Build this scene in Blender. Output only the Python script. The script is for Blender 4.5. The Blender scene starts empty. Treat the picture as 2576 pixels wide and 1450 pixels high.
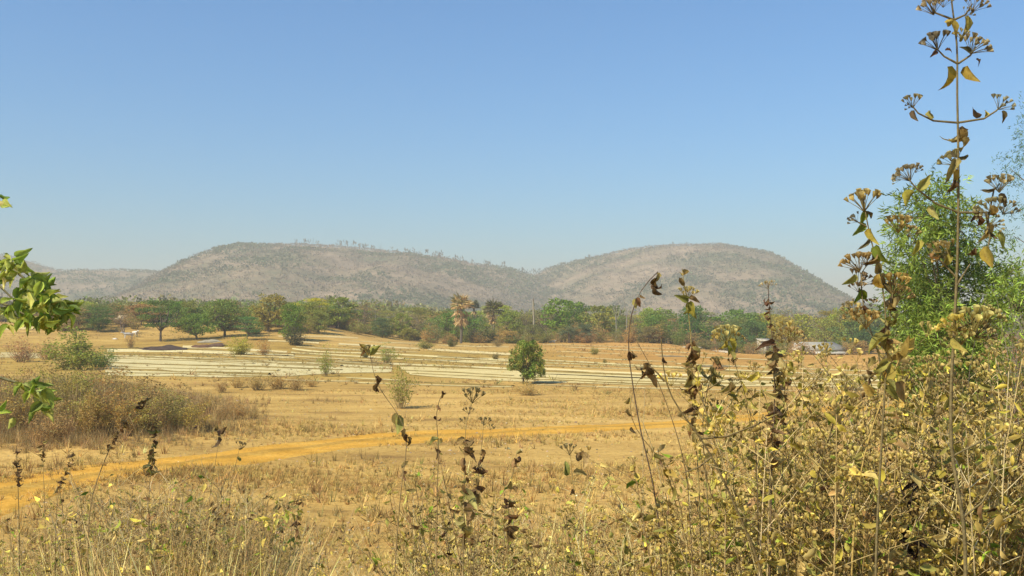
import bpy, math, random
import numpy as np
from mathutils import Vector, Matrix, noise as mnoise

random.seed(7)
rng = np.random.default_rng(7)
scene = bpy.context.scene
R = math.radians

# ------------------------------------------------------------------ camera
EYE = 4.4
PITCH = R(1.736)
FPX = 2474.0                       # focal length for a picture 2576 units wide
cam_d = bpy.data.cameras.new("camera")
cam_d.sensor_width = 36.0
cam_d.lens = 36.0 * FPX / 2576.0
cam_d.clip_start = 0.05
cam_d.clip_end = 20000
cam = bpy.data.objects.new("camera", cam_d)
scene.collection.objects.link(cam)
cam.location = (0, 0, EYE)
cam.rotation_euler = (R(90) + PITCH, 0, 0)
scene.camera = cam

# ------------------------------------------------------------------ light
SUN_EL, SUN_AZ = R(46), R(-128)     # azimuth from +Y, clockwise towards +X
to_sun = Vector((math.sin(SUN_AZ) * math.cos(SUN_EL), math.cos(SUN_AZ) * math.cos(SUN_EL), math.sin(SUN_EL)))
world = bpy.data.worlds.new("World")
scene.world = world
world.use_nodes = True
wn = world.node_tree
bg = wn.nodes["Background"]
sky = wn.nodes.new("ShaderNodeTexSky")
sky.sky_type = 'NISHITA'
sky.sun_disc = False
sky.sun_elevation = SUN_EL
sky.sun_rotation = SUN_AZ
sky.altitude = 0
sky.air_density = 1.3
sky.dust_density = 0.6
sky.ozone_density = 10.0
bg.inputs['Strength'].default_value = 0.094
tn = wn.nodes.new("ShaderNodeMix"); tn.data_type = 'RGBA'; tn.blend_type = 'MULTIPLY'
tn.inputs[0].default_value = 1; tn.inputs[7].default_value = (.61, .965, 1.10, 1)
wn.links.new(sky.outputs[0], tn.inputs[6]); wn.links.new(tn.outputs[2], bg.inputs['Color'])
sun_d = bpy.data.lights.new("sun", 'SUN')
sun_d.energy = 4.7
sun_d.angle = R(0.55)
sun_d.color = (1.0, 0.91, 0.70)
sun = bpy.data.objects.new("sun", sun_d)
scene.collection.objects.link(sun)
sun.rotation_euler = to_sun.to_track_quat('Z', 'Y').to_euler()
vs = scene.view_settings
vs.view_transform = 'Standard'
vs.look = 'None'
vs.gamma = 1
vs.use_curve_mapping = False
vs.exposure = 0.60
HAZE = 0.00060

# ------------------------------------------------------------------ helpers
C = scene.collection.objects


def tag(o, label=None, cat=None, group=None, kind=None):
    if label: o['label'] = label
    if cat: o['category'] = cat
    if group: o['group'] = group
    if kind: o['kind'] = kind
    return o


def ss(a, b, x):
    t = np.clip((x - a) / (b - a), 0, 1)
    return t * t * (3 - 2 * t)


def lattice(x, y, seed=0):
    """smooth value noise on numpy arrays, about -1..1"""
    x = np.asarray(x, float); y = np.asarray(y, float)
    xi = np.floor(x); yi = np.floor(y)
    fx = x - xi; fy = y - yi
    fx = fx * fx * (3 - 2 * fx); fy = fy * fy * (3 - 2 * fy)

    def h(i, j):
        v = np.sin(i * 127.1 + j * 311.7 + seed * 74.7) * 43758.5453
        return (v - np.floor(v)) * 2 - 1
    a = h(xi, yi); b = h(xi + 1, yi); c = h(xi, yi + 1); d = h(xi + 1, yi + 1)
    return (a * (1 - fx) + b * fx) * (1 - fy) + (c * (1 - fx) + d * fx) * fy


def fbm(x, y, seed=0, octs=4):
    s = 0; a = .5
    for k in range(octs):
        s = s + a * lattice(x * 2 ** k, y * 2 ** k, seed + k * 13)
        a *= .5
    return s


BK_Y = np.array([-60, 1.5, 3, 4.5, 6, 8, 11, 14, 17])
BK_Z = np.array([2.9, 2.9, 2.75, 2.35, 1.9, 1.2, .38, .06, 0])


def ground_h(X, Y):
    X = np.asarray(X, float); Y = np.asarray(Y, float)
    z = np.interp(Y + 0.25 * lattice(X * .6, Y * .6, 3), BK_Y, BK_Z)
    z = z + 3.5 * ss(120, 165, Y + 5 * lattice(X * .06, Y * .06, 9)) * ss(12, 40, -X)
    z = z - 1.75 * ss(116, 138, Y) * ss(24, 40, X)
    near = ss(15, 22, Y) * (1 - ss(48, 62, Y))
    z = z + near * (.10 * fbm(X * .12, Y * .12, 5) + .03 * lattice(X * .9, Y * .9, 8))
    z = z + .55 * np.exp(-((X + 17.5) / 9) ** 2 - ((Y - 39) / 5.0) ** 2)
    return z


def ray(x, y):
    dx = (x - 1288) / FPX; dy = (725 - y) / FPX
    ca, sa = math.cos(PITCH), math.sin(PITCH)
    return Vector((dx, ca - dy * sa, sa + dy * ca))


def at(x, y, D):
    d = ray(x, y)
    return Vector((0, 0, EYE)) + d * (D / d.y)


def on_ground(x, y, start=9.0):
    d = ray(x, y)
    Y = start
    while Y < 600:
        z = EYE + d.z / d.y * Y
        if z <= float(ground_h(d.x / d.y * Y, Y)):
            break
        Y *= 1.003
    X = d.x / d.y * Y
    return Vector((X, Y, float(ground_h(X, Y))))


def foot(x, D):
    X = (x - 1288) / FPX * D
    return Vector((X, D, float(ground_h(X, D))))


def make_mesh(name, parts):
    """parts: list of (V (n,3), F (m,k), tint (n,3) or (3,))"""
    vs_, cs, loops, starts = [], [], [], []
    off = 0; lo = 0
    for V, F, T in parts:
        V = np.asarray(V, float); F = np.asarray(F, int)
        if len(V) == 0 or len(F) == 0: continue
        T = np.asarray(T, float)
        if T.ndim == 1: T = np.tile(T, (len(V), 1))
        vs_.append(V); cs.append(T)
        loops.append((F + off).ravel())
        k = F.shape[1]
        starts.append(lo + np.arange(len(F)) * k)
        lo += F.size; off += len(V)
    V = np.concatenate(vs_); T = np.concatenate(cs)
    L = np.concatenate(loops); S = np.concatenate(starts)
    me = bpy.data.meshes.new(name)
    me.vertices.add(len(V)); me.vertices.foreach_set('co', V.ravel())
    me.loops.add(len(L)); me.loops.foreach_set('vertex_index', L.astype(np.int32))
    me.polygons.add(len(S)); me.polygons.foreach_set('loop_start', S.astype(np.int32))
    me.update(calc_edges=True)
    a = me.attributes.new('tint', 'FLOAT_COLOR', 'POINT')
    a.data.foreach_set('color', np.column_stack([T, np.ones(len(T))]).ravel())
    return me


def link(name, me, mat=None, parent=None, loc=None, smooth=False):
    o = bpy.data.objects.new(name, me)
    C.link(o)
    if me is not None and mat is not None and not me.materials:
        me.materials.append(mat)
    if smooth:
        me.shade_smooth()
    if parent: o.parent = parent
    if loc is not None: o.location = loc
    return o


def empty(name, loc):
    o = bpy.data.objects.new(name, None)
    o.empty_display_size = .2
    C.link(o); o.location = loc
    return o


def nrm(a):
    return a / np.maximum(np.linalg.norm(a, axis=-1, keepdims=True), 1e-9)


def tube(pts, rad, sides=5, tint=(1, 1, 1)):
    P = np.array([tuple(p) for p in pts], float)
    n = len(P)
    rad = np.interp(np.linspace(0, 1, n), np.linspace(0, 1, len(rad)), rad)
    t = nrm(np.gradient(P, axis=0))
    ref = np.where(np.abs(t[:, 2:3]) > .9, np.array([[1., 0, 0]]), np.array([[0, 0, 1.]]))
    u = nrm(np.cross(t, ref)); v = np.cross(t, u)
    an = np.linspace(0, 2 * math.pi, sides, endpoint=False)
    V = P[:, None, :] + rad[:, None, None] * (np.cos(an)[None, :, None] * u[:, None] + np.sin(an)[None, :, None] * v[:, None])
    V = V.reshape(-1, 3)
    i = np.arange(n - 1)[:, None] * sides; j = np.arange(sides)[None]
    F = np.stack([i + j, i + (j + 1) % sides, i + sides + (j + 1) % sides, i + sides + j], -1).reshape(-1, 4)
    return (V, F, np.array(tint, float))


def bend(a, b, n=6, sag=0.1, r=random):
    a = Vector(a); b = Vector(b)
    L = (b - a).length
    off = Vector((r.uniform(-1, 1), r.uniform(-1, 1), r.uniform(-.3, 1))) * L * sag
    return [a.lerp(b, k / n) + off * math.sin(math.pi * k / n) for k in range(n + 1)]


def basis(d):
    rv = rng.normal(size=d.shape)
    s = nrm(np.cross(d, rv))
    return s, np.cross(s, d)


def kites(P, d, L, W, tint, droop=.15):
    """flat kite leaves, one quad each"""
    d = nrm(d); s, n = basis(d)
    L = np.broadcast_to(L, len(P))[:, None]; W = np.broadcast_to(W, len(P))[:, None]
    V = np.stack([P, P + d * L * .45 + s * W / 2 + n * L * .06, P + d * L - n * L * droop, P + d * L * .45 - s * W / 2 + n * L * .06], 1)
    F = np.arange(len(P) * 4).reshape(-1, 4)
    return (V.reshape(-1, 3), F, np.repeat(tint, 4, axis=0))


def folded(P, d, L, W, tint, curl=.35):
    """creased, drooping leaves, four triangles each"""
    d = nrm(d); s, n = basis(d)
    flip = np.where(n[:, 2:3] < 0, -1, 1); n = n * flip; s = s * flip
    L = np.broadcast_to(L, len(P))[:, None]; W = np.broadcast_to(W, len(P))[:, None]
    cu = curl * rng.uniform(.3, 1.6, (len(P), 1))
    b = P; c = P + d * L * .5 - n * W * .22
    l = P + d * L * .42 + s * W * .5 + n * W * .15; r = P + d * L * .42 - s * W * .5 + n * W * .15
    t = P + d * L * (1 - cu * .4) - n * L * cu
    V = np.stack([b, r, c, l, t], 1).reshape(-1, 3)
    base = np.arange(len(P))[:, None] * 5
    F = np.concatenate([base + [0, 1, 2], base + [0, 2, 3], base + [1, 4, 2], base + [2, 4, 3]])
    return (V, F, np.repeat(tint, 5, axis=0))


def vary(col, n, amt=.25, hue=.08):
    c = np.asarray(col, float)
    k = np.exp(rng.normal(0, amt, (n, 1)))
    return np.clip(c[None] * k * (1 + rng.normal(0, hue, (n, 3))), .004, .9)


def curly(P, d, L, W, tint, curl=1.3):
    """withered leaves rolled along their length, eight quads each"""
    d = nrm(d); s, n = basis(d); N = len(P)
    L = np.broadcast_to(L, N)[:, None]; W = np.broadcast_to(W, N)[:, None]
    cu = curl * rng.uniform(.2, 1.5, (N, 1)) * rng.choice([-1, 1], (N, 1)); tw = rng.normal(0, .9, (N, 1)); fo = rng.uniform(.2, 1.1, (N, 1))
    st = 5; rows = []; c = P.copy(); w_ = [.10, .42, .50, .34, .03]
    for i in range(st):
        u = i / (st - 1); th = cu * u
        ax = d * np.cos(th) - n * np.sin(th); nn = d * np.sin(th) + n * np.cos(th)
        if i: c = c + ax * L / (st - 1)
        ro = tw * u; ss_ = s * np.cos(ro) + nn * np.sin(ro); n2 = nn * np.cos(ro) - s * np.sin(ro)
        w = W * w_[i] * rng.uniform(.75, 1.2, (N, 1))
        rows += [c + ss_ * w + n2 * w * fo, c, c - ss_ * w + n2 * w * fo]
    V = np.stack(rows, 1).reshape(-1, 3)
    q = []
    for i in range(st - 1):
        for j in (0, 1):
            a = i * 3 + j; q.append([a, a + 1, a + 4, a + 3])
    F = (np.arange(N)[:, None, None] * 15 + np.array(q)[None]).reshape(-1, 4)
    T = np.repeat(tint, 15, axis=0) * np.tile(np.array([1, .8, 1.1] * 5)[:, None], (N, 1)) * rng.uniform(.82, 1.15, (N * 15, 1))
    return (V, F, T)


# ------------------------------------------------------------------ materials
def new_mat(name):
    m = bpy.data.materials.new(name)
    m.use_nodes = True
    nt = m.node_tree
    return m, nt, nt.nodes["Principled BSDF"]


def tint_color(nt, use_obj=True):
    a = nt.nodes.new("ShaderNodeAttribute"); a.attribute_name = 'tint'
    if not use_obj:
        return a.outputs['Color']
    oi = nt.nodes.new("ShaderNodeObjectInfo")
    mx = nt.nodes.new("ShaderNodeMix"); mx.data_type = 'RGBA'; mx.blend_type = 'MULTIPLY'
    mx.inputs[0].default_value = 1
    nt.links.new(a.outputs['Color'], mx.inputs[6]); nt.links.new(oi.outputs['Color'], mx.inputs[7])
    return mx.outputs[2]


def noise_node(nt, scale, detail=4, rough=.6, coord='Object', vec=None, stretch=None):
    if vec is None:
        tc = nt.nodes.new("ShaderNodeTexCoord"); vec = tc.outputs[coord]
    if stretch:
        mp = nt.nodes.new("ShaderNodeMapping"); mp.inputs['Scale'].default_value = stretch
        nt.links.new(vec, mp.inputs[0]); vec = mp.outputs[0]
    n = nt.nodes.new("ShaderNodeTexNoise")
    n.inputs['Scale'].default_value = scale; n.inputs['Detail'].default_value = detail
    n.inputs['Roughness'].default_value = rough
    nt.links.new(vec, n.inputs['Vector'])
    return n.outputs['Fac']


def ramp(nt, fac, stops):
    r = nt.nodes.new("ShaderNodeValToRGB")
    while len(r.color_ramp.elements) < len(stops): r.color_ramp.elements.new(.5)
    for e, (p, c) in zip(r.color_ramp.elements, stops):
        e.position = p; e.color = (*c, 1) if len(c) == 3 else c
    nt.links.new(fac, r.inputs[0])
    return r.outputs[0]


def mixc(nt, fac, a, b, mode='MIX'):
    m = nt.nodes.new("ShaderNodeMix"); m.data_type = 'RGBA'; m.blend_type = mode
    for sock, v in ((m.inputs[0], fac), (m.inputs[6], a), (m.inputs[7], b)):
        if isinstance(v, (int, float)): sock.default_value = v
        elif isinstance(v, tuple): sock.default_value = (*v, 1)
        else: nt.links.new(v, sock)
    return m.outputs[2]


def bump(nt, bsdf, h, strength=.4, dist=.05):
    b = nt.nodes.new("ShaderNodeBump"); b.inputs['Strength'].default_value = strength
    b.inputs['Distance'].default_value = dist
    nt.links.new(h, b.inputs['Height']); nt.links.new(b.outputs[0], bsdf.inputs['Normal'])


def leaf_mat(name, trans=.35, rough=.65, spec=.25):
    m, nt, b = new_mat(name)
    col = mixc(nt, 1.0, tint_color(nt), ramp(nt, noise_node(nt, 5.5, 5, .75), [(.34, (.50, .44, .36)), (.48, (.95, .93, .9)), (.7, (1.1, 1.1, 1.05))]), 'MULTIPLY')
    nt.links.new(col, b.inputs['Base Color'])
    b.inputs['Roughness'].default_value = rough
    b.inputs['Specular IOR Level'].default_value = spec
    tr = nt.nodes.new("ShaderNodeBsdfTranslucent"); nt.links.new(col, tr.inputs[0])
    ms = nt.nodes.new("ShaderNodeMixShader"); ms.inputs[0].default_value = trans
    out = nt.nodes["Material Output"]
    nt.links.new(b.outputs[0], ms.inputs[1]); nt.links.new(tr.outputs[0], ms.inputs[2])
    nt.links.new(ms.outputs[0], out.inputs[0])
    return m


def plain_tint_mat(name, rough=.85, scale=30, amt=.5):
    m, nt, b = new_mat(name)
    col = tint_color(nt)
    f = noise_node(nt, scale)
    g = ramp(nt, f, [(.3, (1 - amt,) * 3), (.7, (1 + amt * .3,) * 3)])
    nt.links.new(mixc(nt, 1.0, col, g, 'MULTIPLY'), b.inputs['Base Color'])
    b.inputs['Roughness'].default_value = rough
    b.inputs['Specular IOR Level'].default_value = .15
    bump(nt, b, f, .5, .01)
    return m


M_leaf = leaf_mat('leaf', .38)
M_dry = leaf_mat('dry_leaf', .30, .8, .12)
M_bark = plain_tint_mat('bark')
M_stem = plain_tint_mat('weed_stem', .7, 60, .4)
M_earth = plain_tint_mat('earth', .95, 1.3, .35)


def ground_mat():
    m, nt, b = new_mat('dry_ground')
    tc = nt.nodes.new("ShaderNodeTexCoord").outputs['Object']
    big = noise_node(nt, .035, 5, .6, vec=tc)
    mid = noise_node(nt, .35, 5, .65, vec=tc, stretch=(.5, 1.6, 1))
    fine = noise_node(nt, 5.0, 6, .75, vec=tc)
    c1 = ramp(nt, mid, [(.28, (.27, .175, .07)), (.46, (.47, .315, .11)), (.62, (.57, .395, .14)), (.8, (.64, .47, .18))])
    c2 = ramp(nt, big, [(.35, (.80, .74, .62)), (.6, (1.08, 1.02, .95))])
    c = mixc(nt, 1.0, c1, c2, 'MULTIPLY')
    c3 = ramp(nt, fine, [(.3, (.62, .58, .50)), (.5, (.97, .97, .95)), (.7, (1.12, 1.12, 1.1))])
    c = mixc(nt, 1.0, c, c3, 'MULTIPLY')
    a = nt.nodes.new("ShaderNodeAttribute"); a.attribute_name = 'tint'
    c = mixc(nt, 1.0, c, a.outputs['Color'], 'MULTIPLY')
    nt.links.new(c, b.inputs['Base Color'])
    b.inputs['Roughness'].default_value = 1; b.inputs['Specular IOR Level'].default_value = .05
    bump(nt, b, fine, .7, .06)
    return m


M_ground = ground_mat()


def soil_mat(name, lo, mid_, hi, scale=1.2, stretch=(.35, 1, 1)):
    m, nt, b = new_mat(name)
    f = noise_node(nt, scale, 6, .7, stretch=stretch)
    g = noise_node(nt, scale * 7, 4, .7)
    c = ramp(nt, f, [(.3, lo), (.5, mid_), (.7, hi)])
    k = ramp(nt, g, [(.3, (.72, .70, .66)), (.55, (1.02, 1.02, 1.02))])
    c = mixc(nt, 1.0, c, k, 'MULTIPLY')
    c = mixc(nt, 1.0, c, tint_color(nt), 'MULTIPLY')
    nt.links.new(c, b.inputs['Base Color'])
    b.inputs['Roughness'].default_value = 1; b.inputs['Specular IOR Level'].default_value = .05
    bump(nt, b, g, .6, .05)
    return m


M_plot = soil_mat('pale_soil', (.50, .405, .185), (.66, .555, .285), (.74, .635, .35), .6)
M_track = soil_mat('track_dirt', (.42, .225, .035), (.55, .30, .05), (.61, .37, .08), 1.2)
M_bund = soil_mat('bund_grass', (.13, .10, .035), (.21, .155, .055), (.30, .22, .08), 1.0)

# ------------------------------------------------------------------ ground


def graded(a, b, step, far, grow=1.12):
    v = list(np.arange(a, b + 1e-6, step)); s = step
    while v[-1] < far:
        s *= grow; v.append(v[-1] + s)
    lo = [a]; s = step
    return np.array(v)


xr = graded(0, 34, .5, 5200); xs = np.concatenate([-xr[:0:-1], xr])
yr = graded(-4, 60, .45, 5400, 1.035); yb = -4 - (graded(0, 2, 1, 400, 1.4)[1:])
ys = np.concatenate([yb[::-1], yr])
GX, GY = np.meshgrid(xs, ys)
GZ = ground_h(GX, GY)
nx, ny = len(xs), len(ys)
i, j = np.meshgrid(np.arange(nx - 1), np.arange(ny - 1))
F = np.stack([j * nx + i, j * nx + i + 1, (j + 1) * nx + i + 1, (j + 1) * nx + i], -1).reshape(-1, 4)
# dry colours of the ground cover: greyer brown on the embankment, redder towards the far field
zone = np.ones((ny, nx, 3))
bank = (1 - ss(10, 17, GY))[..., None]
zone = zone * (1 - bank * (1 - np.array([.80, .78, .66])))
farf = (ss(70, 110, GY) * ss(-10, 20, GX + 0 * GY))[..., None]
zone = zone * (1 - farf * (1 - np.array([1.0, .86, .78])))
mids = (ss(66, 76, GY) * (1 - ss(118, 150, GY)) * (1 - ss(-2, 14, GX)))[..., None]
zone = zone * (1 - mids * (1 - np.array([.80, .82, .66])))
wood = ss(172, 215, GY)[..., None]
zone = zone * (1 - wood * (1 - np.array([.55, .55, .5])))
ground = link('ground', make_mesh('ground', [(np.column_stack([GX.ravel(), GY.ravel(), GZ.ravel()]), F, zone.reshape(-1, 3))]), M_ground, smooth=True)
tag(ground, 'dry golden grassland falling from the bank to flat fields', kind='structure')


GRID = GZ


def mesh_h(X, Y):
    """height of the ground mesh itself"""
    X = np.asarray(X, float); Y = np.asarray(Y, float)
    i = np.clip(np.searchsorted(xs, X) - 1, 0, nx - 2); j = np.clip(np.searchsorted(ys, Y) - 1, 0, ny - 2)
    a = (X - xs[i]) / (xs[i + 1] - xs[i]); b_ = (Y - ys[j]) / (ys[j + 1] - ys[j])
    return (GRID[j, i] * (1 - a) + GRID[j, i + 1] * a) * (1 - b_) + (GRID[j + 1, i] * (1 - a) + GRID[j + 1, i + 1] * a) * b_


def sheet(name, top, bot, mat, lift, tint=(1, 1, 1), seg=3.0, rows=3, wob=.3, seed=0, across=None):
    """a strip on the ground between two polylines given as ground points"""
    def resample(pl, n):
        P = np.array([[p.x, p.y] for p in pl]); L = np.r_[0, np.cumsum(np.linalg.norm(np.diff(P, axis=0), axis=1))]
        t = np.linspace(0, L[-1], n)
        return np.column_stack([np.interp(t, L, P[:, 0]), np.interp(t, L, P[:, 1])])
    ln = max(sum((a - b).length for a, b in zip(top, top[1:])), 5)
    n = int(ln / seg) + 2
    A = resample(top, n); B = resample(bot, n)
    k = np.arange(n)
    q_ = k * seg
    gap = np.maximum(np.linalg.norm(A - B, axis=1), .1)
    wa = np.minimum(wob, gap * .3)
    A[:, 1] += (lattice(q_ * .45, q_ * 0 + 5, seed) + .4 * lattice(q_ * 1.6, q_ * 0 + 2, seed)) * wa
    B[:, 1] += (lattice(q_ * .45, q_ * 0 + 14, seed) + .4 * lattice(q_ * 1.6, q_ * 0 + 19, seed)) * wa
    w = np.linspace(0, 1, rows + 1)
    XY = A[:, None] * (1 - w[None, :, None]) + B[:, None] * w[None, :, None]
    Z = mesh_h(XY[..., 0], XY[..., 1]) + lift
    if across is not None: Z = Z - .05 * np.exp(-(np.minimum(w, 1 - w) / .05) ** 2)[None] + .045 * np.exp(-((w - .5) / .1) ** 2)[None] + .02 * lattice(XY[..., 0] * 2.2, XY[..., 1] * 2.2, 3).clip(0, 1)
    V = np.dstack([XY, Z]).reshape(-1, 3)
    r = rows + 1
    i, j = np.meshgrid(np.arange(n - 1), np.arange(rows))
    F = np.stack([i * r + j, i * r + j + 1, (i + 1) * r + j + 1, (i + 1) * r + j], -1).reshape(-1, 4)
    T = np.array(tint, float)
    if across is not None:
        T = np.array([across(x) for x in w]); T = np.tile(T, (n, 1))
    me = make_mesh(name, [(V, F, T)])
    me.polygons.foreach_get
    o = link(name, me, mat)
    # faces must look up
    if me.polygons[0].normal.z < 0: me.flip_normals()
    o['kind'] = 'structure'
    return o


def gl(pts): return [on_ground(x, y) for x, y in pts]


# dirt track
tr_top = gl([(-260, 1222), (0, 1196), (200, 1172), (440, 1150), (600, 1128), (850, 1100), (1050, 1083), (1270, 1077), (1560, 1067), (1760, 1056), (1900, 1040), (2100, 1022), (2500, 1000)])
tr_bot = gl([(-260, 1385), (0, 1308), (150, 1245), (400, 1188), (640, 1172), (850, 1138), (1000, 1121), (1280, 1100), (1560, 1086), (1760, 1074), (1920, 1056), (2120, 1036), (2500, 1012)])


def tr_across(w):
    edge = min(w, 1 - w)
    c = np.array([1., 1., 1.])
    if edge < .1: c = np.array([.95, .95, 1.0])
    if .40 < w < .60: c = np.array([.80, .84, .98])
    if .18 < w < .34 or .66 < w < .82: c = np.array([1.08, 1.06, 1.05])
    return c


track = sheet('dirt_track', tr_top, tr_bot, M_track, .012, seg=.35, rows=18, wob=.28, seed=4, across=tr_across)
tag(track, 'ochre dirt track with two wheel lanes crossing the dry grass')

# pale dry paddy plots and the low earth bunds between them
plots = [
    ([(262, 894), (485, 899), (700, 908), (830, 914), (985, 922)], [(262, 945), (485, 949), (700, 949), (830, 941), (985, 937)], (1, 1, 1)),
    ([(1000, 923), (1150, 928), (1290, 934), (1500, 942), (1750, 953), (1980, 962), (2250, 969)], [(1030, 944), (1140, 953), (1350, 963), (1500, 967), (1750, 972), (1980, 974), (2250, 979)], (.95, .91, .82)),
    ([(270, 880), (470, 882), (574, 886), (740, 893)], [(270, 886), (470, 888), (574, 891), (740, 897)], (1, 1, 1)),
    ([(460, 871), (600, 876), (723, 884)], [(460, 876), (600, 882), (723, 888)], (1.05, 1.02, 1)),
    ([(675, 856), (802, 862)], [(675, 860), (802, 866)], (1.05, .98, .9)),
    ([(852, 864), (960, 870), (1055, 876)], [(852, 868), (960, 874), (1055, 879)], (1.05, 1, .95)),
    ([(1076, 877), (1180, 883), (1288, 889)], [(1076, 881), (1180, 889), (1288, 894)], (1.05, 1, .95)),
    ([(734, 877), (966, 889), (1288, 906)], [(734, 879.5), (966, 892), (1288, 910)], (1.05, 1.03, .95)),
    ([(732, 886), (818, 891), (945, 898), (1283, 915)], [(732, 888), (818, 894), (945, 901), (1283, 918.5)], (1.05, 1.03, .95)),
    ([(840, 907), (1029, 916), (1288, 927)], [(840, 911), (1029, 921), (1288, 932)], (1, 1, 1)),
    ([(1365, 905), (1456, 910), (1604, 918), (1900, 933), (2250, 947)], [(1365, 908), (1456, 913), (1604, 921.5), (1900, 936), (2250, 950)], (1.05, 1.03, .95)),
    ([(1372, 913), (1513, 918), (1640, 925)], [(1372, 915), (1513, 920), (1640, 927)], (1, 1, .9)),
    ([(1365, 926), (1456, 931), (1650, 940), (2000, 951), (2250, 957)], [(1365, 931), (1456, 936), (1650, 945), (2000, 955), (2250, 961)], (1.05, 1, .95)),
    ([(870, 950), (960, 954), (1020, 957)], [(870, 952), (960, 956.5), (1020, 959)], (1, .97, .85)),
    ([(890, 963), (1010, 966)], [(890, 965), (1010, 968)], (1, .97, .85)),
    ([(0, 888), (105, 890)], [(0, 900), (105, 902)], (.9, .86, .8)),
    ([(-200, 820), (96, 822)], [(-200, 828), (96, 830)], (.95, .88, .75)),
    ([(700, 845), (900, 850)], [(700, 849), (900, 853)], (.85, .75, .65)),
    ([(1365, 866), (1500, 870), (1700, 878)], [(1365, 868), (1500, 872), (1700, 880)], (.9, .75, .6)),
    ([(1400, 884), (1560, 890)], [(1400, 886), (1560, 892)], (.95, .82, .65)),
]
extra = [((745, 872), (1050, 886), 2.2), ((1100, 897), (1288, 903), 1.8), ((1020, 902), (1288, 911), 1.8), ((690, 893), (960, 907), 2.2), ((700, 900), (985, 914), 2.4), ((560, 893), (740, 899), 2.4),
         ((1365, 919), (1620, 929), 2.2), ((1365, 941), (1800, 957), 2.2), ((1400, 896), (1700, 911), 1.8), ((1420, 873), (1800, 890), 1.6), ((1650, 893), (2000, 908), 1.8), ((1700, 915), (2250, 936), 2.2), ((560, 884), (690, 888), 2), ((860, 858), (1060, 864), 1.6), ((1100, 868), (1280, 873), 1.6),
         ((1000, 966), (1290, 974), 1.8), ((1350, 968), (1620, 976), 1.8), ((1500, 974), (2100, 985), 2), ((690, 955), (900, 960), 1.8)]
for (xa, ya), (xb, yb), th in extra:
    xm, ym = (xa + xb) / 2, (ya + yb) / 2 + .8
    plots.append(([(xa, ya), (xm, ym), (xb, yb)], [(xa, ya + th * .7), (xm, ym + th), (xb, yb + th * .7)], (1, .96, .88)))
for k, (a, b, t) in enumerate(plots):
    t = tuple(v * (.88 + .14 * ((k * 7) % 5) / 4) for v in t)
    o = sheet('paddy_plot', gl(a), gl(b), M_plot, .025, t, seg=1.6, rows=4, wob=.5, seed=20 + k)
    tag(o, 'pale dry paddy plot between low earth bunds')


def bund(pts, h=.34, w=1.0, tint=(1, 1, 1), seed=0):
    P = gl(pts)
    A = np.array([[p.x, p.y] for p in P]); L = np.r_[0, np.cumsum(np.linalg.norm(np.diff(A, axis=0), axis=1))]
    n = int(L[-1] / .9) + 3
    t = np.linspace(0, L[-1], n)
    X = np.interp(t, L, A[:, 0]); Y = np.interp(t, L, A[:, 1])
    Y = Y + .45 * lattice(t * .15, t * 0, seed)
    tx = np.gradient(X); ty = np.gradient(Y); q = np.hypot(tx, ty)
    nxv, nyv = -ty / q, tx / q
    prof = [(-.5, -.05), (-.28, .75), (-.1, 1), (.12, .95), (.3, .7), (.5, -.05)]
    V = []
    for a, z in prof:
        jit = 1 + .3 * lattice(t * .8, t * 0 + a * 7, seed)
        V.append(np.column_stack([X + nxv * a * w * jit, Y + nyv * a * w * jit, ground_h(X, Y) + z * h * (1 + .35 * lattice(t * .5, t * 0, seed + 3) + .25 * lattice(t * 1.6, t * 0 + a * 3, seed + 5))]))
    V = np.stack(V, 1).reshape(-1, 3); r = len(prof)
    i, j = np.meshgrid(np.arange(n - 1), np.arange(r - 1))
    F = np.stack([i * r + j, i * r + j + 1, (i + 1) * r + j + 1, (i + 1) * r + j], -1).reshape(-1, 4)
    me = make_mesh('earth_bund', [(V, F, np.array(tint))])
    if sum(p.normal.z for p in me.polygons) < 0: me.flip_normals()
    o = link('earth_bund', me, M_bund)
    return tag(o, 'low grassy earth bund bordering the pale plots', kind='structure')


bunds = [
    [(262, 899), (360, 900), (500, 907), (680, 915), (860, 922)],
    [(262, 914), (440, 920), (680, 926), (860, 932)],
    [(262, 931), (450, 937), (680, 944)],
    [(440, 904), (560, 906), (760, 912), (985, 924)],
    [(262, 891), (470, 893), (740, 903), (985, 918)],
    [(250, 878), (460, 879), (740, 890)],
    [(990, 923), (1150, 924.5), (1290, 933), (1460, 938), (1650, 946)],
    [(1365, 936), (1560, 944), (1760, 953), (2250, 965)],
    [(1000, 920), (1290, 933)],
    [(734, 883), (966, 895), (1288, 912)],
    [(732, 891), (945, 904), (1283, 921)],
    [(1076, 885), (1288, 897)],
    [(1365, 911), (1604, 924), (1900, 939), (2250, 953)],
    [(1600, 930), (1900, 943), (2250, 957)],
    [(852, 871), (1055, 882)],
    [(870, 958), (1020, 962), (1290, 972)],
    [(1500, 958), (1760, 964), (2250, 972)],
    [(-50, 886), (110, 888)],
    [(1005, 932), (1150, 938), (1290, 946)], [(1040, 941), (1200, 948), (1350, 956)], [(1350, 950), (1600, 960), (1900, 969)], [(1360, 957), (1600, 967), (1800, 972)],
    [(300, 903), (485, 909), (640, 916)], [(262, 923), (485, 929), (700, 934)], [(262, 939), (485, 943), (690, 949)], [(700, 918), (860, 924), (985, 930)],
]
for k, b_ in enumerate(bunds):
    bund(b_, h=.13 if k < 4 else .07, w=.55 if k < 4 else .7, seed=60 + k, tint=(1, 1, 1) if k < 6 else (1.15, 1.1, .95))

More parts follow.
